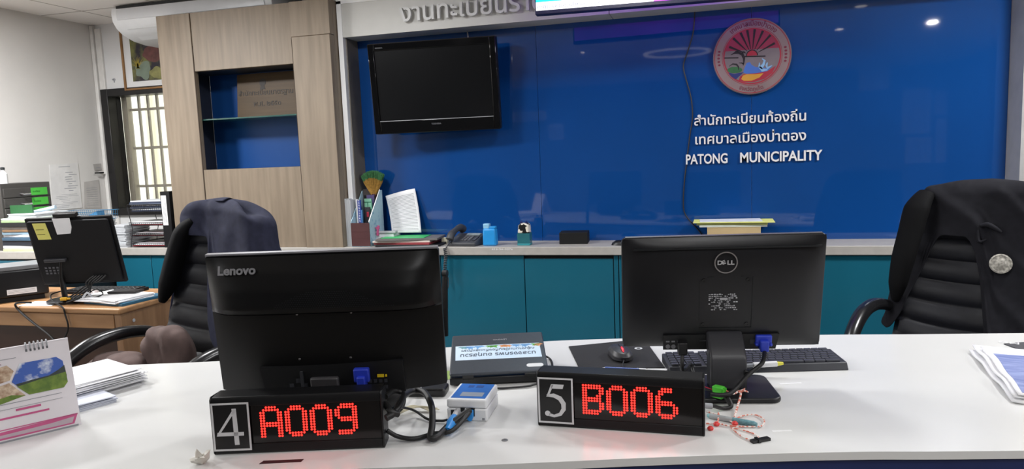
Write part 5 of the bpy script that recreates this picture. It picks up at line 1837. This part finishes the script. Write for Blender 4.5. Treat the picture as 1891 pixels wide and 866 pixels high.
def mouse(u, v):
    a = 2 * math.pi * u
    i = v * (len(SHP) - 1)
    k = min(int(i), len(SHP) - 2)
    r = SHP[k][0] + (SHP[k + 1][0] - SHP[k][0]) * (i - k)
    z = SHP[k][1] + (SHP[k + 1][1] - SHP[k][1]) * (i - k)
    x, y = 1.15 * r * math.cos(a), r * math.sin(a) * 1.95
    wst = 1 - .12 * math.exp(-((y) / .02) ** 2)
    return (x * wst, y, z * (1 - .18 * (y < 0) * min(1, -y / .055)))


part('body', MB().grid(mouse, 36, 24, wrap=True, flip=True), mat('mouse_shell', (58, 58, 62), .4), ms)
part('wheel', MB().tube([(0, -.040, .0275), (0, -.030, .033), (0, -.018, .0355)], [.002, .004, .003], 10), mat('red_wheel', (230, 40, 60), .3, emis=.5), ms)
part('button_gap', MB().tube([(0, -.015, .0340), (0, .0, .0350), (0, .02, .0345)], .0012, 6), TEALD, ms)
mb = MB().tube([(mq.x + .018, mq.y - .008, DESK_Z + .012), D(1150, 675, .006), D(1155, 684, .006), D(1170, 690, .004)], .002, 6, 4)
single('mouse_cable', mb, RUBBER, 'thin black cable leading from the black mouse towards the B006 display', 'cable')
a, b = D(1112, 680, .007), D(1180, 683, .007)
mb = MB().tube([a, a.lerp(b, .08)], [.002, .005], 10, mi=1).tube([a.lerp(b, .08), b], .005, 10, mi=0)
single('pen', mb, [mat('pen_blue', (52, 84, 160), .3), CHROME], 'blue pen lying along the near edge of the mouse pad', 'pen')
a, b = D(1176, 682, .005), D(1232, 686, .005)
mb = MB().tube([a, a.lerp(b, .30)], .0045, 10).tube([a.lerp(b, .36), b], [.0045, .0075], 10)
single('marker', mb, WHITE, 'white capped marker between the blue pen and the keyboard', 'marker')
ka, kb3 = D(1237, 693), D(1568, 684)
kd = (kb3 - ka)
kw = kd.xy.length
ang = math.atan2(kd.y, kd.x)
kbd = thing('keyboard', 'full size dark keyboard behind the right monitor stand', 'keyboard', ka, ang)
KD = .125
part('body', MB().prism([(0, 0), (.012, .020), (KD, .026), (KD, 0)], 0, kw, 'x'), mat('keyboard_body', (44, 46, 54), .5), kbd, bevel=.003)
KS = Matrix.Translation((0, .012, .020)) @ Matrix.Rotation(math.atan2(.006, KD - .012), 4, 'X')
mb = MB(KS)
px_ = (kw - .016) / 22.5
py_ = .0178
# seen from the far side: number pad at the left of the picture
for r in range(6):
    y = .004 + r * py_
    hgt = py_ - .004
    blocks = [(0, 4), (4.5, 3), (8, 14.3)]
    for b0_, n in blocks:
        if r == 0 and b0_ == 8:
            row = [(8, 1.4), (9.4, 1.4), (10.8, 1.4), (12.2, 5.2), (17.4, 1.4), (18.8, 1.4), (20.2, 1.9)]
        else:
            row = []
            x = b0_ + (0 if b0_ != 8 else (.0, .0, .25, .5, .2, 0)[r])
            while x < b0_ + n - .6:
                row.append((x, 1))
                x += 1
            if b0_ == 8 and x < 22.2:
                row[-1] = (row[-1][0], 22.2 - row[-1][0])
        for x0_, ww in row:
            mb.box(.008 + x0_ * px_ + .001, .008 + (x0_ + ww) * px_ - .001, y, y + hgt, .0, .006)
part('keys', mb, mat('key_black', (56, 58, 68), .5), kbd, bevel=.0012)
a, b = D(1362, 676, .034), D(1446, 671, .034)
mb = MB().tube([a, a.lerp(b, .35)], .005, 10, mi=2).tube([a.lerp(b, .35), a.lerp(b, .86)], .0075, 12, mi=0).tube([a.lerp(b, .86), b], [.006, .004], 10, mi=1)
single('correction_pen', mb, [PAPER, mat('yellow_cap', (228, 220, 60), .4), mat('clear_barrel', (150, 154, 160), .25)], 'white pen with yellow tip lying across the keyboard', 'pen')

# ------------------------------------------------------------------ loose wires right of the B006 display
RW = mat('red_white_twist', (214, 120, 100), .6, rgb2=(236, 226, 220), scale=160, lo=.45, hi=.55, detail=0)
gp = D(1327, 724, .028)
gc = thing('green_terminal', 'bright green terminal plug with black and red wires beside the B006 display', 'connector', gp, R_(-30))
part('block', MB().box(-.013, .013, -.009, .009, -.014, .015), mat('terminal_green', (84, 206, 60), .4), gc, bevel=.002)
mb = MB()
for k in range(3):
    mb.box(.0132, .017, -.008 + .006 * k, -.004 + .006 * k, -.010, .012)
part('ribs', mb, MATS['terminal_green'], gc)
mb = MB().tube([gp + Vector((.015, -.008, -.002)), D(1343, 735, .02), D(1350, 750, .008), D(1335, 754, .006), D(1318, 750, .02), D(1302, 748, .03)], [.009, .007, .0045, .0045, .004], 10, 6)
single('power_lead', mb, RUBBER, 'black lead bent from the green terminal back into the B006 display', 'cable')
single('lead_plug', MB().tube([D(1301, 749, .03), D(1315, 750, .028)], .0065, 10), LGREY, 'pale plug collar at the right end of the B006 display', 'plug')
mb = MB().tube([gp + Vector((-.014, .004, .004)), gp + Vector((-.04, .012, .01)), D(1302, 715, .035)], .0016, 6, 4, mi=0).tube([gp + Vector((-.014, -.002, .002)), gp + Vector((-.035, .003, .004)), D(1302, 719, .033)], .0016, 6, 4, mi=1)
single('jumper_wires', mb, [EM_R, RUBBER], 'short red and black wires between the green terminal and the B006 display', 'wire')
mb = MB().tube([gp + Vector((.012, .006, .006)), D(1352, 727, .03), D(1366, 722, .03), D(1368, 728, .026), D(1362, 750, .012), D(1357, 768, .006), D(1356, 780, .005)], .0026, 8, 5)
mb.tube([D(1364, 724, .03), D(1373, 721, .034), D(1382, 724, .034)], [.0035, .003, .001], 6, 3)
mb.tube([D(1365, 724, .03), D(1376, 717, .038)], [.003, .001], 6)
single('twisted_wire', mb, RW, 'red and white twisted wire tied from the green terminal down to the counter', 'wire')
mb = MB().tube([D(1357, 776, .004), D(1370, 768, .004), D(1395, 766, .004), D(1411, 775, .004), D(1408, 785, .004), D(1400, 788, .004)], .0016, 6, 6)
mb.tube([D(1304, 760, .006), D(1326, 766, .006), D(1350, 778, .005), D(1356, 783, .005)], .0018, 6, 5)
mb.tube([D(1304, 782, .004), D(1330, 783, .004), D(1352, 787, .004), D(1395, 788, .003)], .0018, 6, 5)
mb.tube([D(1350, 790, .003), D(1370, 806, .003), D(1392, 815, .003)], .0016, 6, 5)
mb.tube([D(1353, 790, .003), D(1385, 798, .003), D(1400, 806, .003), D(1398, 812, .003)], .0016, 6, 5)
mb.tube([D(1327, 762, .008), D(1326, 776, .006), D(1323, 784, .004)], .002, 6, 4)
single('twisted_wire', mb, RW, 'thin red and white wire spread in loops on the counter beside the display', 'wire')
a, b = D(1306, 767, .006), D(1398, 784, .006)
mb = MB().tube([a, a.lerp(b, .06)], [.003, .006], 10, mi=1).tube([a.lerp(b, .06), a.lerp(b, .52)], .006, 12, mi=0).tube([a.lerp(b, .52), a.lerp(b, .93), b], [.0066, .0066, .004], 12, mi=2)
single('ballpoint_pen', mb, [mat('clear_pen', (206, 212, 214), .15, trans=.3), mat('teal_clip', (120, 190, 196), .4), mat('teal_grip', (116, 162, 170), .5, rgb2=(88, 130, 140), scale=200, stretch=(1, 1, 1))], 'clear ballpoint pen with teal ribbed grip among the red wires', 'pen')
for p, lb in ((D(1357, 782, .006), 'red plastic bead on the wires at the pen middle'), (D(1323, 783, .005), 'red plastic bead on the wires near the B006 display'), (D(1312, 791, .004), 'small red plastic scrap on the counter at the B006 display corner')):
    single('wire_bead', MB().lathe([(.001, -.005), (.005, -.003), (.006, .001), (.003, .005), (.001, .005)], 12, sx=1.2), mat('red_bead', (226, 60, 56), .4), lb, 'bead', p)
a, b = D(1388, 818), D(1420, 812)
d = b - a
single('pin_strip', MB().box(0, d.xy.length, -.006, .006, 0, .006).box(.012, .018, -.008, .008, 0, .008), BLACK, 'small black pin connector at the end of the looped wires', 'connector', a, math.atan2(d.y, d.x))

# ------------------------------------------------------------------ desk calendar and papers at the left
cal_r = D(150.5, 784)
ca = R_(56)
cal = thing('desk_calendar', 'white tent desk calendar with landscape photo and pink band', 'calendar', cal_r, ca)
CWD, CHT, TILT = .26, .218, R_(-17)
CT = Matrix.Rotation(TILT, 4, 'X')
CRD = mat('calendar_card', (232, 226, 230), .6, var=.02)
part('front_board', MB(CT).box(-CWD, 0, 0, .003, 0, CHT), CRD, cal)
CT2 = Matrix.Translation((0, -2 * CHT * math.sin(TILT) * 1.0, 0)) @ Matrix.Rotation(-TILT, 4, 'X')
part('back_board', MB(CT2).box(-CWD, 0, -.003, 0, 0, CHT), CRD, cal)
part('foot_board', MB().box(-CWD, 0, .004, -2 * CHT * math.sin(TILT) - .004, 0, .002), CRD, cal)
mb = MB(CT)
for k in range(6):
    mb.tube([(-.045 - .0085 * k, -.003, CHT - .012), (-.045 - .0085 * k, -.004, CHT + .001), (-.045 - .0085 * k, .005, CHT + .004), (-.045 - .0085 * k, .014, CHT - .002)], .0016, 6, 3)
part('wire_comb', mb, LGREY, cal)
mb = MB(CT)
for k in range(6):
    mb.box(-.047 - .0085 * k, -.043 - .0085 * k, -.0006, 0, CHT - .018, CHT - .012)
part('punch_holes', mb, MGREY, cal)
SKYM = mat('photo_sky', (54, 92, 178), .5, rgb2=(226, 232, 240), scale=26, lo=.40, hi=.52)
HILL = mat('photo_hill', (56, 66, 62), .6, var=.2, scale=60)
GRASS = mat('photo_grass', (122, 146, 56), .6, rgb2=(84, 112, 40), scale=50)
BRN = mat('photo_brown', (150, 112, 84), .6, rgb2=(226, 206, 180), scale=60)
PINKM = MATS['pink_print']
mb = MB(CT)
Yp = (-.0004, -.0009)
big = [(-.115, .155), (-.105, .175), (-.03, .175), (-.018, .163), (-.014, .11), (-.024, .098), (-.095, .098), (-.125, .135)]
mb.prism(big, Yp[0], Yp[1], 'y', 0)
mb.prism([(-.118, .128), (-.08, .132), (-.05, .134), (-.03, .143), (-.016, .152), (-.014, .125), (-.115, .122)], Yp[1], Yp[1] - .0002, 'y', 1)
mb.prism([(-.116, .122), (-.075, .128), (-.015, .135), (-.014, .11), (-.024, .098), (-.095, .098)], Yp[1] - .0002, Yp[1] - .0004, 'y', 2)
mb.prism([(-.25, .155), (-.13, .176), (-.118, .16), (-.128, .14), (-.25, .118)], Yp[0], Yp[1], 'y', 3)
mb.prism([(-.25, .113), (-.13, .134), (-.102, .098), (-.25, .07)], Yp[0], Yp[1], 'y', 3)
mb.prism([(-.25, .085), (-.13, .105), (-.102, .098), (-.25, .07)], Yp[1], Yp[1] - .0002, 'y', 2)
part('photograph', mb, [SKYM, HILL, GRASS, BRN], cal, label='printed landscape photograph')
mb = MB(CT)
for z, x0_, x1_, t, mi in ((.086, -.25, -.03, .0012, 1), (.074, -.25, -.03, .0008, 1), (.066, -.125, -.075, .005, 0), (.052, -.25, -.06, .0045, 0), (.028, -.25, -.004, .0022, 0), (.0, -.25, -.006, .004, 1), (.19, -.25, -.11, .001, 1), (.178, -.25, -.14, .004, 2)):
    mb.box(x0_, x1_, -.0008, -.0002, z, z + t, mi)
mb.prism([(-.25, .007), (-.014, .007), (-.004, .030), (-.25, .022)], -.0008, -.0002, 'y', 0)
mb.prism([(-.25, .012), (-.018, .010), (-.012, .024), (-.06, .020), (-.25, .016)], -.0012, -.0008, 'y', 2)
part('pink_band', mb, [PINKM, FAINT, mat('print_pinkgrey', (196, 176, 186), .6)], cal, label='pink printed band and lines')
# pile of papers behind the calendar
pp = D(190, 725)
o = sheet_stack(18, .20, .29, .0026, .010, 51, tw=5)
single('paper_stack', o, PAPER, 'loose pile of white papers on the counter behind the desk calendar', 'papers', D(138, 724), R_(-20))
o = sheet_stack(6, .10, .22, .003, .008, 53, tw=5)
single('paper_stack', o, mat('bluish_paper', (206, 210, 222), .7), 'second thin pile of papers tucked under the first, nearer the calendar', 'papers', D(116, 758), R_(-24))
# crumpled plastic bit
mb = MB()


def crum(u, v):
    a, b = 2 * math.pi * u, math.pi * v
    p = Vector((.016 * math.sin(b) * math.cos(a), .016 * math.sin(b) * math.sin(a), .014 * (1 - math.cos(b)) / 1.2))
    return p * (1 + .9 * noise.noise(p * 90))


single('plastic_scrap', mb.grid(crum, 14, 10, wrap=True, flip=True), mat('cloudy_plastic', (214, 210, 200), .3), 'crumpled translucent plastic scrap left of the A009 display', 'scrap', D(372, 856))
# papers at the right end
c0 = D(1838, 700)


def flat_sheet(quad, h0, t, m, name, label, cat, curl=0):
    P = [D(*p) for p in quad]
    c = sum(P, Vector()) / 4
    o = thing(name, label, cat, (c.x, c.y, DESK_Z + h0))
    e = [p - c for p in P]

    def fn(u, v):
        q = e[3] * (1 - u) * (1 - v) + e[2] * u * (1 - v) + e[1] * u * v + e[0] * (1 - u) * v
        return Vector((q.x, q.y, .001 + curl * ((1 - u) ** 2) * (.4 + .6 * math.sin(v * 7) ** 2)))
    part('sheet', MB().grid(fn, 12, 12), m, o, solid=t)
    return o, fn


flat_sheet(((1790, 652), (1985, 664), (1985, 760), (1868, 745)), .0, .004, PAPER, 'paper_sheaf', 'white papers at the bottom of the fanned pile at the right counter end', 'papers', .012)
flat_sheet(((1795, 648), (1985, 658), (1985, 752), (1872, 744)), .008, .003, PAPER, 'paper_sheet', 'white sheet with curled edge in the fanned pile under the printed one', 'paper', .014)
o, fn = flat_sheet(((1810, 655), (1985, 664), (1990, 752), (1880, 745)), .016, .002, PAPER, 'printed_sheet', 'white sheet with large blue print at the right counter end', 'paper', .010)
BPR = mat('blue_cloudy_print', (96, 112, 170), .6, rgb2=(140, 152, 198), scale=10, stretch=(1, 6, 1))
part('blue_print', MB().grid(lambda u, v: fn(.09 + .9 * u, .03 + .82 * v) + Vector((0, 0, .0016)), 10, 10), BPR, o)
mb = MB()
for k in range(4):
    mb.grid(lambda u, v: fn(.62 + .3 * u, .3 + .1 * k + .03 * v) + Vector((0, 0, .0024)), 6, 1)
part('dark_print', mb, mat('dark_print', (60, 58, 110), .6), o)
P = [D(1853, 636), D(1960, 628), D(1985, 668), D(1891, 650)]
pc = sum(P, Vector()) / 4
mp2 = thing('mouse_pad', 'dark grey mouse pad corner at the far right of the counter', 'mouse pad', pc)
part('mat', MB().prism([tuple((p - pc).xy) for p in P[::-1]], 0, .003), mat('pad_grey', (74, 74, 78), .8, var=.1, scale=200), mp2, bevel=.001)
e = D(1882, 635) - pc
mb = MB(Matrix.Translation((e.x, e.y, .003)) @ Matrix.Rotation(R_(160), 4, 'Z')).text('MG', Matrix(), width=.05, height=.03, ext=.0006)
part('printed_mark', mb, PAPER, mp2)
# dark umbrella-like strap hanging at the right of the left computer
a = ony(822, 500, 2.6)
mb = MB().tube([ony(822, 505, 2.45), ony(821, 560, 2.45), ony(822, 620, 2.45)], [.010, .013, .012], 10, 4).tube([ony(818, 505, 2.45), ony(826, 505, 2.45)], .014, 10)
single('walking_stick', mb, BLACK, 'slim dark folded umbrella standing upright behind the left computer', 'umbrella')

# ================================================================== what the glass mirrors on the public side
VY = 2 * GLASS_Y - (REAR_Y + .02)


def mirrored(px, py):
    return ony(px, py, VY)


NTC = mat('notice_white', (226, 228, 232), .8, var=.04)
for k, (x0, y0, x1, y1, lb) in enumerate(((1665, 162, 1722, 248, 'large text notice on the rear wall mirrored at the right of the glass'), (1726, 166, 1792, 212, 'upper right notice of the group mirrored at the right of the glass'),
                                          (1672, 252, 1722, 302, 'lower left notice of the group mirrored at the right of the glass'), (1727, 216, 1790, 300, 'lower right notice of the group mirrored at the right of the glass'),
                                          (949, 84, 1004, 114, 'wide notice mirrored right of the television'), (1014, 228, 1040, 258, 'small framed notice mirrored below right of the television'),
                                          (945, 205, 1008, 225, 'narrow notice mirrored just right of the television foot'), (1586, 100, 1642, 168, 'pale panel mirrored right of the white lettering'))):
    A, B = mirrored(x0, y1), mirrored(x1, y0)
    o = thing('rear_notice', lb, 'notice', (A.x, REAR_Y + .006, A.z))
    part('sheet', MB().box(0, B.x - A.x, -.004, 0, 0, B.z - A.z), NTC, o)
    mb = MB()
    for j in range(7):
        zz = (B.z - A.z) * (.1 + .11 * j)
        mb.box((B.x - A.x) * .1, (B.x - A.x) * (.9 if j % 3 else .6), 0, .001, zz, zz + .012)
    part('print', mb, FAINT, o)
